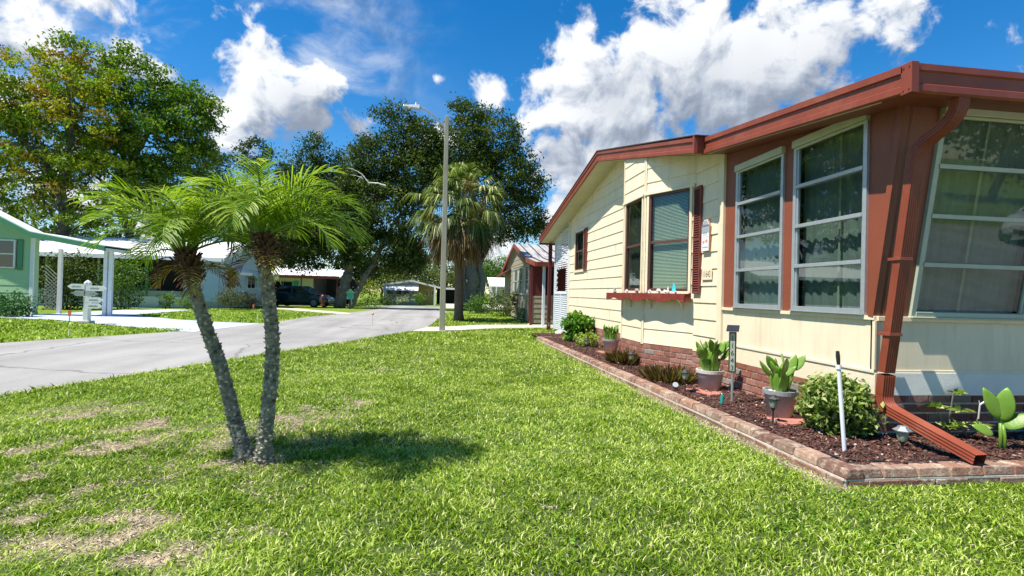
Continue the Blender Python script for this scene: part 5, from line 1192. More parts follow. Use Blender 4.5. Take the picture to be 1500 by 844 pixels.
# ================================================================== trees
random.seed(4)
def TB(u, v, Y): return tuple(on_y(u, v, Y))
g_ = 'tall trees beyond the houses'
tree('maple_tree', 'tall yellow and orange tinged tree at the far left behind the green house', (-23.5, 33, -.1),
     [B_(28, 130, 33, 52, 70), B_(95, 110, 33, 50, 60), B_(60, 210, 33, 80, 70), B_(20, 250, 33, 60, 70), B_(130, 170, 33, 50, 80), B_(130, 270, 33, 60, 60), B_(100, 75, 33, 22, 25, 20, .8), B_(38, 75, 33, 20, 22, 20, .7), B_(-40, 180, 33, 70, 100), B_(60, 320, 33, 90, 35)],
     520, 62, .50, .21, MAPLE, [((-23.5, 33, -.1), TB(95, 330, 33), .30, .22), (TB(95, 330, 33), TB(60, 210, 33), .22, .12), (TB(95, 330, 33), TB(100, 130, 33), .2, .08)],
     g_, palf=lambda cc: (np.clip(.10+.07*(cc[:, 2]-7)-.05*(cc[:, 0]+20), 0, .5), MAPLE2), twigs=40, shell=.35)
tree('maple_tree', 'broad bright green tree behind the white roofed house', (-18.5, 36, -.1),
     [B_(215, 140, 36, 60, 55), B_(185, 95, 36, 35, 30), B_(270, 170, 36, 48, 55), B_(230, 220, 36, 75, 60), B_(300, 165, 36, 22, 30), B_(285, 230, 36, 40, 40), B_(180, 250, 36, 60, 60), B_(150, 180, 36, 45, 60), B_(250, 290, 36, 70, 35)],
     520, 62, .54, .22, [(.03, .09, .012), (.08, .17, .014), (.17, .27, .02), (.27, .34, .03)], [((-18.5, 36, -.1), TB(175, 300, 36), .3, .2), (TB(175, 300, 36), TB(230, 160, 36), .2, .1), (TB(175, 300, 36), TB(190, 120, 36), .18, .08)],
     g_, twigs=34, shell=.35)
tree('evergreen_tree', 'darker loose crowned tree between the bright green tree and the oaks', (-20.5, 60, -.42),
     [B_(374, 222, 60, 26, 18), B_(352, 262, 60, 46, 36), B_(405, 262, 60, 40, 34), B_(320, 300, 60, 50, 40), B_(400, 330, 60, 80, 40)], 360, 52, .85, .30, [(.025, .05, .015), (.045, .075, .02), (.08, .11, .03), (.11, .14, .05)], [((-20.5, 60, -.42), TB(375, 300, 60), .3, .15), (TB(375, 300, 60), TB(385, 220, 60), .15, .05)], g_, twigs=16)
tree('cedar_tree', 'pointed dark green tree left of the great oak', (-17, 58, -.39),
     [B_(464, 212, 58, 18, 18), B_(480, 250, 58, 34, 30), B_(445, 258, 58, 42, 36), B_(505, 275, 58, 30, 34), B_(470, 310, 58, 75, 45), B_(430, 340, 58, 60, 45)], 430, 54, .8, .28, [(.018, .045, .014), (.034, .07, .018), (.055, .095, .025), (.08, .12, .04)], [((-17, 58, -.39), TB(470, 300, 58), .3, .2), (TB(470, 300, 58), TB(465, 200, 58), .2, .05)], g_, twigs=14)
tree('oak_tree', 'great dark oak with a pale dead branch left of the street lamp', (-7.0, 37.5, -.12),
     [B_(588, 178, 38, 24, 22), B_(560, 158, 38, 16, 16, 14, .7), B_(615, 205, 38, 28, 35), B_(560, 235, 38, 50, 38), B_(530, 280, 38, 36, 34), B_(600, 260, 38, 48, 45), B_(560, 310, 38, 75, 50), B_(500, 330, 38, 55, 45), B_(640, 240, 38, 22, 22), B_(560, 370, 38, 65, 35), B_(595, 375, 38, 30, 30), B_(440, 370, 38, 50, 25), B_(420, 335, 37, 40, 35), B_(455, 300, 38, 45, 40)],
     1000, 60, .62, .21, OAK, [((-7.0, 37.5, -.12), TB(510, 400, 37.5), .42, .34), (TB(510, 400, 37.5), TB(560, 260, 38), .3, .15), (TB(510, 400, 37.5), TB(590, 230, 38), .26, .1), (TB(510, 400, 37.5), TB(480, 330, 38), .22, .1), ((-6.2, 36.9, -.12), TB(528, 420, 36.9), .22, .2), (TB(528, 420, 36.9), TB(600, 300, 38), .2, .1)], g_, twigs=40)
m_ = MB(); limb(m_, TB(565, 272, 33), TB(540, 268, 33), .045, .035, .1); limb(m_, TB(540, 268, 33), TB(525, 252, 33), .035, .02, .1); limb(m_, TB(525, 252, 33), TB(508, 246, 33), .02, .008, .1); limb(m_, TB(532, 262, 33), TB(513, 256, 33), .018, .008, .1); limb(m_, TB(530, 258, 33), TB(522, 266, 33), .015, .007, .1)
m_.build('dead_branch', 'figw', bpy.data.objects['oak_tree'])
tree('oak_tree', 'wide oak with a pale fluted trunk behind the cabbage palm', (2.2, 38.8, -.14),
     [B_(688, 165, 39, 24, 22), B_(720, 200, 39, 45, 40), B_(675, 215, 39, 45, 45), B_(745, 255, 39, 45, 45), B_(700, 270, 39, 60, 45), B_(775, 275, 39, 24, 28), B_(770, 315, 39, 26, 38), B_(785, 340, 39, 14, 20), B_(640, 260, 39, 30, 40), B_(735, 330, 39, 30, 30), B_(700, 330, 39, 40, 20)],
     620, 58, .60, .21, OAK, [((2.2, 38.8, -.14), TB(692, 370, 38.8), .55, .42), (TB(692, 370, 38.8), TB(690, 230, 39), .3, .12), (TB(692, 370, 38.8), TB(750, 270, 39), .3, .1), (TB(692, 370, 38.8), TB(660, 270, 39), .26, .1), ((2.6, 38.6, -.14), TB(715, 330, 39), .3, .12), ((1.75, 38.6, -.14), TB(672, 340, 39), .28, .12)], g_, twigs=34)
# background thicket, each a tree of its own
bgl = [(250, 395, 62, 60, 40), (330, 400, 60, 50, 40), (600, 400, 66, 40, 26), (655, 395, 74, 32, 34), (560, 395, 70, 40, 28), (520, 395, 58, 30, 34), (735, 395, 80, 40, 18), (770, 400, 90, 36, 16), (700, 400, 85, 40, 20), (80, 370, 50, 70, 40), (-30, 360, 45, 70, 60), (165, 370, 52, 50, 30), (410, 335, 54, 85, 48)]
bl_ = ['low green tree behind the left end of the white roofed house', 'bushy dark tree behind the white house gable', 'olive green tree behind the roof peak of the ochre house', 'tall yellowish tree between the ochre house and the oak trunk', 'green tree left of the ochre house roof', 'dark young tree beside the great oak trunk', 'distant low green tree behind the far white house', 'distant low tree just left of the grey roofed neighbour', 'distant green tree right of the oak trunk', 'dense tree behind the carport of the green house', 'dense tree at the left edge behind the green house', 'tree seen over the carport roof', 'dense dark tree filling the gap behind the two palm crowns']
for (u, v, Y, ru, rv), lb in zip(bgl, bl_):
    b = TB(u, v, Y); pal_ = [(.05, .085, .02), (.09, .13, .03), (.15, .18, .04), (.22, .24, .06)] if 'yellow' in lb or 'olive' in lb else SHRUB if 'distant' in lb else OAK
    tree('background_tree', lb, (b[0], b[1], float(gz(b[1]))), [B_(u, v, Y, ru, rv), B_(u-ru*.5, v+rv*.3, Y, ru*.6, rv*.6), B_(u+ru*.5, v+rv*.35, Y, ru*.6, rv*.6)], 110, 42, 1.0, .32, pal_, [((b[0], b[1], float(gz(b[1]))-.05), (b[0], b[1], b[2]), .2, .1)], 'background trees', twigs=6)
# trees behind the camera, only seen mirrored in the glass
for x_, y_, s_, lb in ((6, -20, 5, 'tree across the street behind the viewer, left of the parked white car'), (18, -22, 6, 'tree across the street behind the parked white car'), (32, -20, 5, 'tree across the street right of the parked white car'), (-14, 4, 4, 'leafy tree beyond the road opposite the sunroom')):
    tree('street_tree', lb, (x_, y_, 0), [(x_, y_, s_*1.0, s_*.9, s_*.9, s_*.6), (x_+s_*.5, y_, s_*.8, s_*.6, s_*.6, s_*.5)], 90, 40, 1.2, .4, OAK, [((x_, y_, -.1), (x_, y_, s_), .25, .12)], 'background trees', twigs=6)
# shrubs in the distance
random.seed(9)
def dshrub(label, u, v, Y, ru, rv, n, pal, size=.09, per=10, name='shrub', group=None):
    b = B_(u, v, Y, ru, rv); t = thing(name, label, 'shrub', (b[0], b[1], float(gz(b[1]))), group)
    crown_mesh('foliage', t, [b[:6]], n, per, b[3]*.28, size, pal, shell=.3); s = MB(); s.tube([(b[0], b[1], float(gz(b[1]))-.05), (b[0], b[1], b[2])], [.03, .015], 5); s.build('stem', 'bark', t)
dshrub('dark rounded shrub against the green siding', 18, 449, 19.2, 30, 20, 150, [(.02, .07, .02), (.04, .12, .03), (.07, .18, .04)])
dshrub('big bushy shrub seen under the carport roof', 100, 415, 25.5, 38, 46, 420, OAK, .12)
dshrub('tall leafy shrub before the dark porch right of the carport post', 178, 417, 26.5, 30, 42, 320, SHRUB, .11)
dshrub('small pale shrub by the white porch wall', 243, 440, 27.6, 12, 12, 60, SHRUB[1:]); dshrub('flowering low shrub right of the white porch wall', 275, 441, 27.2, 16, 11, 70, SHRUB[1:])
dshrub('brownish green shrub under the white awnings', 338, 437, 27.5, 22, 14, 110, [(.04, .06, .02), (.10, .12, .03), (.15, .15, .05)]); dshrub('dark purple leaved shrub under the white awnings', 364, 438, 28.5, 16, 12, 90, [(.02, .02, .015), (.05, .04, .03), (.05, .09, .03)])
dshrub('yellow green shrub beside the great oak trunk', 541, 424, 44, 18, 18, 90, [(.10, .14, .02), (.20, .25, .03), (.33, .35, .06)], .16); dshrub('low bright shrub below the yellow green one', 535, 443, 42, 22, 7, 60, SHRUB[1:], .14)
dshrub('dark shrub at the left corner of the ochre house', 563, 441, 50, 16, 8, 60, OAK, .16); dshrub('bright shrub in front of the ochre house windows', 616, 437, 57, 12, 7, 50, SHRUB[1:], .16); dshrub('whitish flowering shrub before the grey house wall', 590, 439, 56, 14, 5, 50, [(.10, .14, .04), (.3, .33, .2), (.5, .5, .42)], .14)
dshrub('wide green hedge bush behind the cabbage palm', 705, 448, 29.5, 24, 17, 170, SHRUB, .11); dshrub('broad olive bush beside the grey roofed neighbour', 738, 446, 26.5, 26, 22, 200, [(.05, .08, .02), (.09, .13, .03), (.15, .19, .05)], .10)
dshrub('white flecked plant at the neighbour wall corner', 768, 461, 21.6, 13, 13, 90, [(.05, .12, .03), (.12, .22, .05), (.45, .5, .4)], .06); dshrub('slim dark shrub by the reddish neighbour post', 757, 442, 24, 10, 20, 80, OAK, .09)

# ================================================================== houses
def simple_lap(mb, fr, L, z0, z1, ops=(), e=.24): lap(mb, fr, L, z0, lambda u: z1, ops, e=e, lo=.02, hi=.002)
def win(parent, fr, u0, u1, z0, z1, frame='white', glass='glassd', bar=True, vbar=False):
    f = MB(); w_ = .05
    for a, b, c, d in ((u0, u0+w_, z0, z1), (u1-w_, u1, z0, z1), (u0+w_, u1-w_, z0, z0+w_), (u0+w_, u1-w_, z1-w_, z1)): fr.box(f, a, b, .0, .06, c, d)
    if bar: fr.box(f, u0+w_, u1-w_, .0, .05, (z0+z1)/2-.02, (z0+z1)/2+.02)
    if vbar: fr.box(f, (u0+u1)/2-.015, (u0+u1)/2+.015, .0, .045, z0+w_, z1-w_)
    o = f.build('window', frame, parent); g = MB(); fr.box(g, u0+w_, u1-w_, .005, .030, z0+w_, z1-w_); g.build('pane', glass, o); return o
# --- green house with carport
GH = thing('green_house', 'mint green house with a sloping carport at the left edge', 'house', (-14.08, 20.24, 0))
fr = Fr((-24, 20.24, 0), (1, 0, 0), (0, -1, 0)); Lg = 24-14.08
gt = lambda u: 2.72+max(0, Lg-u)*.50 if u > 3.5 else 2.72+(Lg-3.5)*.5-(3.5-u)*.5
m_ = MB(); m_.col = (1, 1, 1); gh_ops = [(7.85, 9.42, 1.58, 2.62)]; lap(m_, fr, Lg, .25, gt, gh_ops, e=.26, breaks=(3.5,)); m_.build('siding', 'greenh', GH)
m_ = MB(); m_.box(-24, -14.08, 20.27, 20.5, 0, 2.7); m_.box(-24, -21, 20.51, 23.5, 0, 2.7); m_.box(-24, -14.09, 20.23, 20.26, 0, .25); m_.build('wall', 'greenh', GH)
win(GH, fr, 8.25, 9.38, 1.6, 2.60, 'white', 'glassd', True)
m_ = MB(); fr.box(m_, 9.45, 9.60, .02, .05, 1.55, 2.62); m_.build('shutter', 'greent', GH); m_ = MB(); fr.box(m_, Lg-.08, Lg+.03, -.01, .04, 0, 2.68); m_.build('corner_trim', 'white', GH)
rp = [(-24.6, 2.7), (-20.5, 5.6), (-14.05, 2.88), (-11.65, 2.46)]
rp = [(-24.6, 4.6), (-20.3, 6.2), (-13.95, 2.84), (-11.6, 2.44)]
def yroof(parent, name, pts, y0, y1, th, mat):
    m_ = MB(); m_.prism([(x, y0, z) for x, z in pts]+[(x, y0, z-th) for x, z in reversed(pts)], (0, y1-y0, 0)); return m_.build(name, mat, parent)
rp = [(-24.6, 4.0), (-20.0, 6.0), (-13.95, 2.86), (-11.6, 2.46)]
yroof(GH, 'fascia', [(x, z+.0) for x, z in rp], 19.80, 19.90, .17, 'greent'); yroof(GH, 'roof', [(x, z+.03) for x, z in rp[:3]], 19.86, 20.5, .09, 'mroof'); yroof(GH, 'carport_roof', [(x, z+.03) for x, z in rp[2:]], 19.86, 21.4, .09, 'mroof'); m_ = MB(); m_.box(-24.5, -21, 20.51, 24, 2.71, 2.85); m_.build('rear_roof', 'mroof', GH)
m_ = MB(); m_.box(-11.72, -11.60, 19.9, 21.4, 2.30, 2.46); m_.build('carport_beam', 'white', GH)
for x_, y_ in ((-11.75, 20.5), (-11.92, 20.5), (-14.05, 21.5)):
    m_ = MB(); m_.box(x_-.06, x_+.06, y_-.05, y_+.05, 0, 2.4); m_.build('carport_post', 'white', GH)
m_ = MB(); fl = Fr((-14.55, 21.45, 0), (1, .1, 0), (.1, -1, 0))
for k in range(-6, 14):
    for s in (1, -1):
        u = k*.13
        a, b = (u, .15), (u+s*2.3, 2.45)
        pts = []
        for t in np.linspace(0, 1, 40):
            uu = a[0]+(b[0]-a[0])*t; zz_ = a[1]+(b[1]-a[1])*t
            if 0 <= uu <= .42: pts.append((uu, zz_))
        if len(pts) > 1: m_.bar(fl.p(pts[0][0], 0, pts[0][1]), fl.p(pts[-1][0], 0, pts[-1][1]), .03, .012)
m_.build('lattice_screen', 'greyw', GH)
# --- white house with awnings
WH = thing('white_roofed_house', 'pale blue house with a long white roof and white awnings across the road', 'house', (-11.6, 29.3, 0))
WX, WY0, WY1 = -11.6, 29.3, 36.4; yr = 32.7; zr = 3.62; ze = 2.52
fr = Fr((WX, WY0, 0), (0, 1, 0), (1, 0, 0)); top_ = lambda u: ze+.02+(zr-ze-.02)*(1-abs((WY0+u)-yr)/(yr-WY0)) if WY0+u < yr else ze+.02+(zr-ze-.02)*(1-((WY0+u)-yr)/(WY1-yr))
y_a = on_x(331, 400, WX)[1]-WY0; y_b = on_x(345, 400, WX)[1]-WY0; y_c = on_x(361, 415, WX)[1]-WY0; y_d = on_x(373, 415, WX)[1]-WY0
m_ = MB(); lap(m_, fr, WY1-WY0, .35, top_, [], e=.25, breaks=(yr-WY0,), lo=.02); fs = Fr((-26, WY0, 0), (1, 0, 0), (0, -1, 0)); simple_lap(m_, fs, 26+WX, .35, 2.5, [(0, 12.75, 0, 3)]); m_.build('siding', 'blueh', WH)
m_ = MB(); m_.box(-26, WX-.02, WY0+1.9, WY1, 0, 2.6); m_.box(-13.3, WX-.02, WY0+.03, WY0+1.9, 0, 2.55); m_.build('wall', 'shade', WH)  # porch walls near-black, the deep shade is in their colour
m_ = MB(); fs.box(m_, 0, 12.75, -.1, .02, 0, .55); m_.build('porch_parapet', 'white', WH); m_ = MB(); fs.box(m_, 0, 12.75, -.1, -.02, .551, .85); m_.build('porch_panel', 'greyw', WH)
m_ = MB(); fr.box(m_, 0, WY1-WY0, -.01, .035, 0, .34); fs.box(m_, 12.75, 26+WX, -.01, .03, 0, .34); m_.build('foundation', 'greyw', WH)
for u in (3.0, 6.2, 8.6, 10.9, 12.7):
    m_ = MB(); fs.box(m_, u-.05, u+.05, -.1, .0, .55, 2.5); m_.build('porch_post', 'greent' if u == 10.9 else 'greyw', WH)
for u in (8.75, 9.7): win(WH, Fr((-26, WY0+1.85, 0), (1, 0, 0), (0, -1, 0)), u, u+.8, .9, 2.1, 'greyw', 'glassd')
def xroof(parent, name, pts, x0, x1, th, mat):
    m_ = MB(); m_.prism([(x0, y, z) for y, z in pts]+[(x0, y, z-th) for y, z in reversed(pts)], (x1-x0, 0, 0)); return m_.build(name, mat, parent)
xroof(WH, 'roof', [(WY0-.75, ze+.10), (yr, zr+.15), (WY1+.5, ze+.0)], -26.5, WX+.45, .10, 'mroof'); xroof(WH, 'fascia', [(WY0-.77, ze+.08), (yr, zr+.13), (WY1+.52, ze-.02)], WX+.451, WX+.50, .17, 'white')
m_ = MB(); m_.box(-26.5, WX+.4, WY0-.80, WY0-.74, ze-.10, ze+.10); m_.build('eave_board', 'white', WH)
for a, b, z0, z1 in ((y_a, y_b, 1.05, 2.05), (y_c, y_d, 1.05, 1.75), (y_d+1.0, y_d+2.0, 1.05, 1.9)):
    win(WH, fr, a, b, z0, z1, 'white', 'glassd', False, True)
    m_ = MB(); L0, L1 = a-.25, b+.25; m_.prism([fr.p(L0, .05, z1+.38), fr.p(L1, .05, z1+.38), fr.p(L1, .80, z1-.12), fr.p(L0, .80, z1-.12)], (0, 0, .03)); m_.prism([fr.p(L0, .80, z1-.12), fr.p(L1, .80, z1-.12), fr.p(L1, .81, z1-.25), fr.p(L0, .81, z1-.25)], (.02, 0, 0))
    aw = m_.build('awning', 'white', WH); s = MB()
    for q in (L0, L1): s.tube([fr.p(q, .03, z0+.2), fr.p(q, .78, z1-.15)], .012, 5)
    s.build('awning_rod', 'galv', aw)
# --- third house with the car in front
H3 = thing('white_sided_house', 'low white sided house with a metal roof and dark carport behind the great oak', 'house', (-10, 44, -.2)); yb = 44; zb_ = float(gz(44))
xa, xb, xc = on_y(398, 420, yb)[0], on_y(459, 420, yb)[0], on_y(490, 420, yb)[0]
fr = Fr((xa-6, yb, zb_), (1, 0, 0), (0, -1, 0)); m_ = MB(); simple_lap(m_, fr, xb-xa+6, .3, 2.3, [], e=.27); m_.build('siding', 'white', H3)
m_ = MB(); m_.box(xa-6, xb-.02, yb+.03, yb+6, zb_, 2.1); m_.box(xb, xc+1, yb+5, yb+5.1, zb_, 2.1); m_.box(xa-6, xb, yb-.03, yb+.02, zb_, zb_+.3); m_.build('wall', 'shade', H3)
m_ = MB(); m_.prism([(xa-6.4, yb-.7, 2.10), (xc+.5, yb-.7, 2.02), (xc+.5, yb+3, 2.75), (xa-6.4, yb+3, 2.85)], (0, 0, .07)); m_.prism([(xa-6.4, yb+3, 2.85), (xc+.5, yb+3, 2.75), (xc+.5, yb+7, 2.0), (xa-6.4, yb+7, 2.1)], (0, 0, .07)); rf = m_.build('roof', 'mroof', H3)
m_ = MB()
for x_ in np.arange(xa-6, xc+.5, .6): m_.bar((x_, yb-.7, 2.19), (x_, yb+3, 2.94), .04, .05)
m_.build('roof_ribs', 'mroof', rf); m_ = MB(); m_.box(xa-6.4, xc+.5, yb-.74, yb-.70, 1.95, 2.18); m_.build('fascia', 'maroon', H3)
win(H3, fr, 6.15, 7.6, .8, 1.9, 'greyw', 'glassd', True, True); m_ = MB(); fr.box(m_, 7.65, 8.05, .02, .05, .8, 1.95); m_.build('shutter', 'teal', H3)
for x_ in (xa+.4, xa+2.4, xb+.2, xc+.3):
    m_ = MB(); m_.box(x_-.04, x_+.04, yb-.66, yb-.58, zb_, 2.0); m_.build('porch_post', 'maroon', H3)
# --- ochre / grey house at the end of the street
YH = thing('ochre_and_grey_house', 'low house with grey front, ochre side and white carport at the end of the street', 'house', (-3.6, 63, float(gz(63)))); yb = 63; zb_ = float(gz(yb))
X_ = lambda u: on_y(u, 430, yb)[0]; Z_ = lambda v, u=600: on_y(u, v, yb)[2]
fr = Fr((0, yb, 0), (1, 0, 0), (0, -1, 0)); pk = X_(603); e1 = X_(562); e2 = X_(648); e3 = X_(662)
gt2 = lambda x: Z_(410)+(-.05)-(abs(x-pk))*((Z_(410)-Z_(416.5))/(pk-e1) if x < pk else (Z_(410)-Z_(420))/(e2-pk))
m_ = MB(); m_.prism([(e1+.1, yb, zb_), (X_(613), yb, zb_), (X_(613), yb, gt2(X_(613))), (pk, yb, gt2(pk)), (e1+.1, yb, gt2(e1))], (0, 6, 0)); m_.build('wall', 'greyw', YH)
m_ = MB(); m_.prism([(X_(613)+.003, yb+1, zb_), (X_(636), yb+1, zb_), (X_(636), yb+1, gt2(X_(636))), (X_(613)+.003, yb+1, gt2(X_(613)))], (0, 6, 0)); m_.build('side_wall', 'yellow', YH)
m_ = MB(); m_.prism([(x, yb-.5, z) for x, z in ((e1-.1, gt2(e1)+.02), (pk, gt2(pk)+.05), (e2, gt2(e2)+.05), (e3+4, gt2(e2)+.0))]+[(x, yb-.5, z-.22) for x, z in ((e3+4, gt2(e2)), (e2, gt2(e2)+.05), (pk, gt2(pk)+.05), (e1-.1, gt2(e1)+.02))], (0, 8, 0)); m_.build('roof', 'white', YH)
m_ = MB(); m_.prism([(e1, yb-.1, Z_(418)), (X_(613), yb-.1, Z_(418)), (X_(613), yb-1.0, Z_(426)), (e1, yb-1.0, Z_(426))], (0, 0, .04)); m_.build('awning', 'white', YH)
for k in range(4): win(YH, fr, X_(567+k*11.6), X_(577+k*11.6), Z_(432), Z_(424.5), 'white', 'glassd', False)
for k in range(2): win(YH, Fr((0, yb+1, 0), (1, 0, 0), (0, -1, 0)), X_(622+k*9), X_(628+k*9), Z_(433), Z_(424), 'white', 'glassd', False)
for u in (565, 637): m_ = MB(); m_.box(X_(u)-.1, X_(u)+.1, yb-1.1, yb-.9, zb_, gt2(X_(u))); m_.build('post', 'white', YH)
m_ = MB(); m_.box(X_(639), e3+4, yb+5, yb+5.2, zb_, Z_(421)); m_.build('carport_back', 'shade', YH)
# --- far white house on the right
FW_ = thing('far_white_house', 'distant white metal roofed house behind the bushes on the right', 'house', (5.5, 62, float(gz(62)))); yb = 62
m_ = MB(); m_.box(X_(724)*62/63, X_(724)+9, yb, yb+6, float(gz(yb)), 1.9); m_.build('wall', 'greyw', FW_)
m_ = MB(); m_.prism([(X_(716), yb-.8, 1.9), (X_(716)+10, yb-.8, 1.9), (X_(716)+10, yb+3, 3.0), (X_(716), yb+3, 3.0)], (0, 0, .1)); m_.build('roof', 'mroof', FW_)
frw = Fr((X_(724), yb, 0), (1, 0, 0), (0, -1, 0)); win(FW_, frw, .9, 2.0, .6, 1.6, 'white', 'glassd'); win(FW_, frw, 2.6, 3.6, .6, 1.6, 'white', 'glassd')
for k in range(3): m_ = MB(); m_.box(X_(724)+.1+k*1.5, X_(724)+.22+k*1.5, yb-.8, yb-.7, -.4, 1.9); m_.build('porch_post', 'white', FW_)
# --- neighbour with the streaked metal roof
NH = thing('grey_roofed_house', 'neighbouring house with streaked grey metal roof and maroon trim beyond the walkway', 'house', (3.4, 20.4, 0))
nX, nF = 3.42, 3.22; ny0, ny1, yp = 20.4, 29.0, 24.3
pr = [(18.35, 2.32), (20.6, 2.62), (yp, 3.50), (29.6, 2.25)]
m_ = MB(); m_.prism([(nF+.05, y, z) for y, z in pr]+[(nF+.05, y, z-.08) for y, z in reversed(pr)], (9, 0, 0)); nr = m_.build('roof', 'mroofg', NH)
m_ = MB()
for x_ in np.arange(nF+.3, nF+9, .42):
    for (a, b) in zip(pr, pr[1:]): m_.bar((x_, a[0], a[1]+.015), (x_, b[0], b[1]+.015), .03, .04)
m_.build('roof_ribs', 'shade', nr)
m_ = MB(); m_.prism([(nF, y, z+.02) for y, z in pr]+[(nF, y, z-.15) for y, z in reversed(pr)], (.05, 0, 0)); m_.box(nF+.05, 12, 18.30, 18.35, 2.18, 2.34); m_.build('fascia', 'redalu', NH)
fn = Fr((nX, 0, 0), (0, 1, 0), (-1, 0, 0)); m_ = MB(); lap(m_, fn, ny1, .1, lambda y: float(np.interp(y, [p[0] for p in pr], [p[1] for p in pr]))-.1, [(20.6, 25.4, 1.15, 2.4)], e=.22, breaks=(yp, 20.6, 25.4), u_start=ny0); m_.build('siding', 'tan', NH)
for k in range(6): win(NH, fn, 20.62+k*.8, 21.36+k*.8, 1.17, 2.35, 'greyw', 'alup' if k % 2 else 'glassd', True)
ff = Fr((nX, ny0, 0), (1, 0, 0), (0, -1, 0)); m_ = MB(); simple_lap(m_, ff, 8, .05, 1.12, e=.2); m_.build('siding', 'tan', NH)
m_ = MB(); ff.box(m_, 0, .55, -.03, .0, 1.12, 2.5); ff.box(m_, 1.15, 8, -.03, 0, 1.12, 2.5); m_.build('upper_wall', 'maroon', NH); win(NH, ff, .56, 1.14, 1.14, 2.4, 'maroon', 'glassd', False)
m_ = MB(); m_.box(nX-.04, nX+.05, ny0-.05, ny0+.04, 0, 2.5); m_.build('corner_board', 'maroon', NH)
for x_, y_, mt in ((3.60, 18.55, 'whitelat'), (3.28, 19.25, 'maroon')): m_ = MB(); m_.box(x_-.045, x_+.045, y_-.045, y_+.045, 0, 2.22); m_.build('porch_post', mt, NH)
m_ = MB(); m_.prism([(nF-.35, 26.2, 2.05), (nF-.35, 28.8, 2.05), (nX-.02, 28.8, 2.4), (nX-.02, 26.2, 2.4)], (0, 0, .04)); m_.build('side_awning', 'maroon', NH)

# ================================================================== sign post, markers, hydrant, bird box
SP = thing('direction_sign', 'white post with six pointed direction boards at the driveway', 'signpost', (-10.03, 16.46, 0))
m_ = MB(); m_.box(-10.10, -9.96, 16.39, 16.53, 0, 1.19); m_.build('post', 'white', SP, bevel=.008); m_ = MB(); m_.lathe([(.10, 0), (.08, .03), (.03, .07), (0, .08)], (-10.03, 16.46, 1.18), 4); m_.build('post_cap', 'white', SP)
m_ = MB(); m_.box(-10.17, -9.89, 16.32, 16.60, -.02, .10); m_.build('base_block', 'concrete', SP, bevel=.01)
for k, (s, z, L) in enumerate(((-1, 1.07, .40), (1, 1.03, .48), (-1, .88, .26), (1, .88, .26), (1, .70, .42), (1, .53, .40))):
    x0 = -10.03+s*.07; h = .075; b = MB(); y_ = 16.36-.012*k
    b.prism([(x0-s*.05, y_, z-h), (x0+s*(L-.1), y_, z-h), (x0+s*L, y_, z), (x0+s*(L-.1), y_, z+h), (x0-s*.05, y_, z+h)], (0, .025, 0)); bo = b.build('arrow_board', 'white' if k not in (2, 3) else 'galv', SP)
    t = MB(); q = x0+s*.06
    for j in range(7): t.box(min(q, q+s*.022), max(q, q+s*.022), y_-.004, y_-.001, z-.016+.004*(j % 2), z+.014+.006*(j % 3)); q += s*.034
    t.build('faded_lettering', 'slate', bo)
def marker(name, label, x, y, h, mat, head):
    t = thing(name, label, 'marker', (x, y, float(gz(y)))); m_ = MB(); m_.tube([(x, y, float(gz(y))-.05), (x, y, float(gz(y))+h)], .014, 6); m_.build('stake', 'galv' if head else mat, t)
    if head: m_ = MB(); m_.tube([(x, y-.01, float(gz(y))+h), (x, y+.01, float(gz(y))+h)], .05, 10); m_.box(x-.035, x+.035, y-.012, y+.012, float(gz(y))+h-.12, float(gz(y))+h); m_.build('reflector', 'orange', t)
marker('reflector_stake', 'orange reflector stake left of the white direction sign', -10.95, 17.2, .30, 'galv', True); marker('reflector_stake', 'orange reflector stake at the edge of the bushes by the palm trunk', -8.95, 26.6, .30, 'galv', True)
marker('survey_stake', 'short white stake in the grass near the road left of the direction sign', -7.95+.0, 12.35+.15, .17, 'plastic', False); marker('survey_stake', 'short white stake in the lawn across the road behind the upright palm', -6.35, 19.3, .22, 'plastic', False)
bb = thing('curb_marker', 'small pink ball marker on a stick at the road edge', 'marker', (-2.9, 23.3, 0)); p = on_y(546, 460, 18.2)
bb.location = (p[0], p[1], 0); m_ = MB(); m_.tube([(p[0], p[1], 0), (p[0], p[1], p[2])], .006, 5); m_.build('stick', 'galv', bb); m_ = MB(); m_.lathe([(0, -.045), (.04, -.025), (.05, 0), (.04, .025), (0, .045)], tuple(p), 10); m_.build('ball', 'pink', bb)
hy = thing('fire_hydrant', 'fire hydrant beside the parked car, its shade painted in as dark red', 'fire hydrant', (-7.5, 34.8, -.09)); p = on_y(473, 450, 34.8)
m_ = MB(); m_.lathe([(.16, 0), (.16, .06), (.11, .08), (.11, .5), (.14, .52), (.12, .62), (.05, .70), (0, .72)], (p[0], p[1], p[2]), 12); m_.build('body', 'maroon', hy, smooth=False); m_ = MB(); m_.tube([(p[0]-.19, p[1], p[2]+.38), (p[0]+.19, p[1], p[2]+.38)], .05, 8); m_.build('nozzle', 'maroon', hy)  # body darkened to maroon, standing in for tree shade
hy.location = tuple(p)
mbx = thing('mailbox', 'teal green house shaped mailbox beside the great oak trunk', 'mailbox', (-6, 36, -.1)); p = on_y(513, 432, 35.0)
m_ = MB(); m_.box(p[0]-.18, p[0]+.18, p[1]-.15, p[1]+.15, p[2]-.28, p[2]+.10); m_.build('box', 'teal', mbx); m_ = MB(); m_.prism([(p[0]-.28, p[1]-.22, p[2]+.10), (p[0]+.28, p[1]-.22, p[2]+.10), (p[0], p[1]-.22, p[2]+.38)], (0, .44, 0)); m_.build('roof', 'greent', mbx)
m_ = MB(); m_.box(p[0]-.05, p[0]+.05, p[1]-.05, p[1]+.05, -.12, p[2]-.28); m_.build('post', 'shade', mbx)

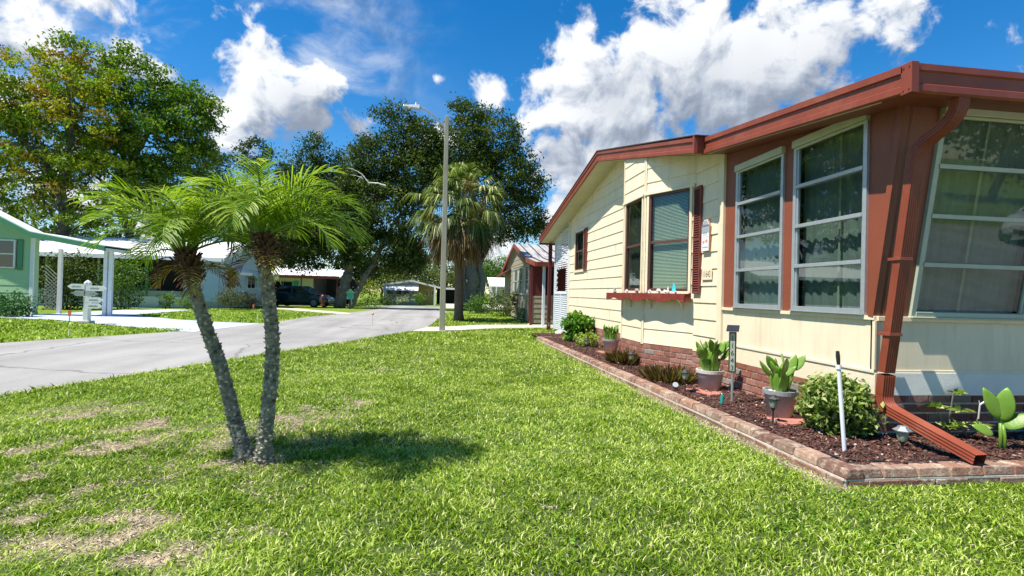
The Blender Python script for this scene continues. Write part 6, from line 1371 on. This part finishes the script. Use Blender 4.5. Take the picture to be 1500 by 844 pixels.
# ================================================================== cars
def car(name, label, loc, rz, paint):
    t = thing(name, label, 'car', loc, absolute=False); t.rotation_euler.z = rz
    sec = []  # x stations along the length (front = +x): (x, halfwidth, bottom, hood, roof?)
    st = [(-2.25, .60, .38, .80, None), (-2.15, .78, .28, .98, None), (-1.6, .88, .24, 1.02, .30), (-1.0, .89, .22, 1.02, .40), (0, .90, .22, .98, .42), (.55, .90, .22, .96, .36), (1.15, .89, .22, .94, .02), (1.75, .86, .24, .84, None), (2.1, .76, .28, .70, None), (2.25, .58, .36, .58, None)]
    m_ = MB(); vs = []
    for x, hw, b, h, r in st:
        prof = [(-hw*.9, b), (-hw, b+.12), (-hw, (b+h)/2), (-hw*.95, h-.06), (-hw*.82, h), (0, h+.03), (hw*.82, h), (hw*.95, h-.06), (hw, (b+h)/2), (hw, b+.12), (hw*.9, b)]
        vs += [(x, a, c) for a, c in prof]
    m = 11; fs = [(i*m+k, (i+1)*m+k, (i+1)*m+(k+1) % m, i*m+(k+1) % m) for i in range(len(st)-1) for k in range(m)]+[tuple(range(m)), tuple((len(st)-1)*m+k for k in range(m))[::-1]]
    m_.add(vs, fs); m_.build('body', paint, t, smooth=False, bevel=.03)
    c = MB(); lo = [(-1.75, .74, 1.0), (1.25, .76, .93)]; c.hexa([(-1.85, -.74, .98), (1.2, -.76, .92), (1.2, .76, .92), (-1.85, .74, .98), (-1.15, -.58, 1.42), (.35, -.60, 1.43), (.35, .60, 1.43), (-1.15, .58, 1.42)]); c.build('windows', 'glassd', t, bevel=.02)
    c = MB(); c.hexa([(-1.22, -.60, 1.405), (.40, -.62, 1.415), (.40, .62, 1.415), (-1.22, .60, 1.405), (-1.10, -.54, 1.45), (.30, -.56, 1.46), (.30, .56, 1.46), (-1.10, .54, 1.45)])
    for s in (-1, 1):
        for a, b in (((1.2, s*.765, .92), (.36, s*.605, 1.43)), ((-1.85, s*.745, .98), (-1.15, s*.585, 1.42)), ((-.25, s*.765, .95), (-.3, s*.60, 1.42))): c.bar(a, b, .05, .03)
    c.build('roof', paint, t)
    for x in (-1.38, 1.38):
        for s in (-1, 1):
            w_ = MB(); w_.tube([(x, s*.74, .32), (x, s*.91, .32)], .32, 20); wo_ = w_.build('wheel', 'tyre', t); w_ = MB(); w_.tube([(x, s*.90, .32), (x, s*.915, .32)], .20, 12); w_.build('rim', 'chrome', wo_)
    for s in (-1, 1):
        w_ = MB(); w_.hexa([(2.0, s*.50, .62), (2.24, s*.44, .54), (2.10, s*.74, .56), (1.8, s*.83, .66), (1.95, s*.50, .72), (2.20, s*.44, .62), (2.04, s*.73, .68), (1.75, s*.82, .76)]); w_.build('headlight', 'chrome', t)
        w_ = MB(); w_.box(-2.22, -2.0, s*.62-.13, s*.62+.13, .72, .88); w_.build('tail_light', 'redalu', t)
    w_ = MB(); w_.box(2.19, 2.27, -.42, .42, .34, .46); w_.build('grille', 'black', t); w_ = MB(); w_.box(-2.28, -2.245, -.16, .16, .52, .64); w_.build('number_plate', 'plastic', t); return t
p = on_y(440, 447, 38.5); car('parked_car', 'dark green car parked in deep shade before the white sided house', (p[0], p[1], float(gz(p[1]))), R(-12), 'carg')
car('parked_car', 'white car parked across the street, seen only mirrored in the front window', (18.7, -6.1, .01), R(158), 'carw')
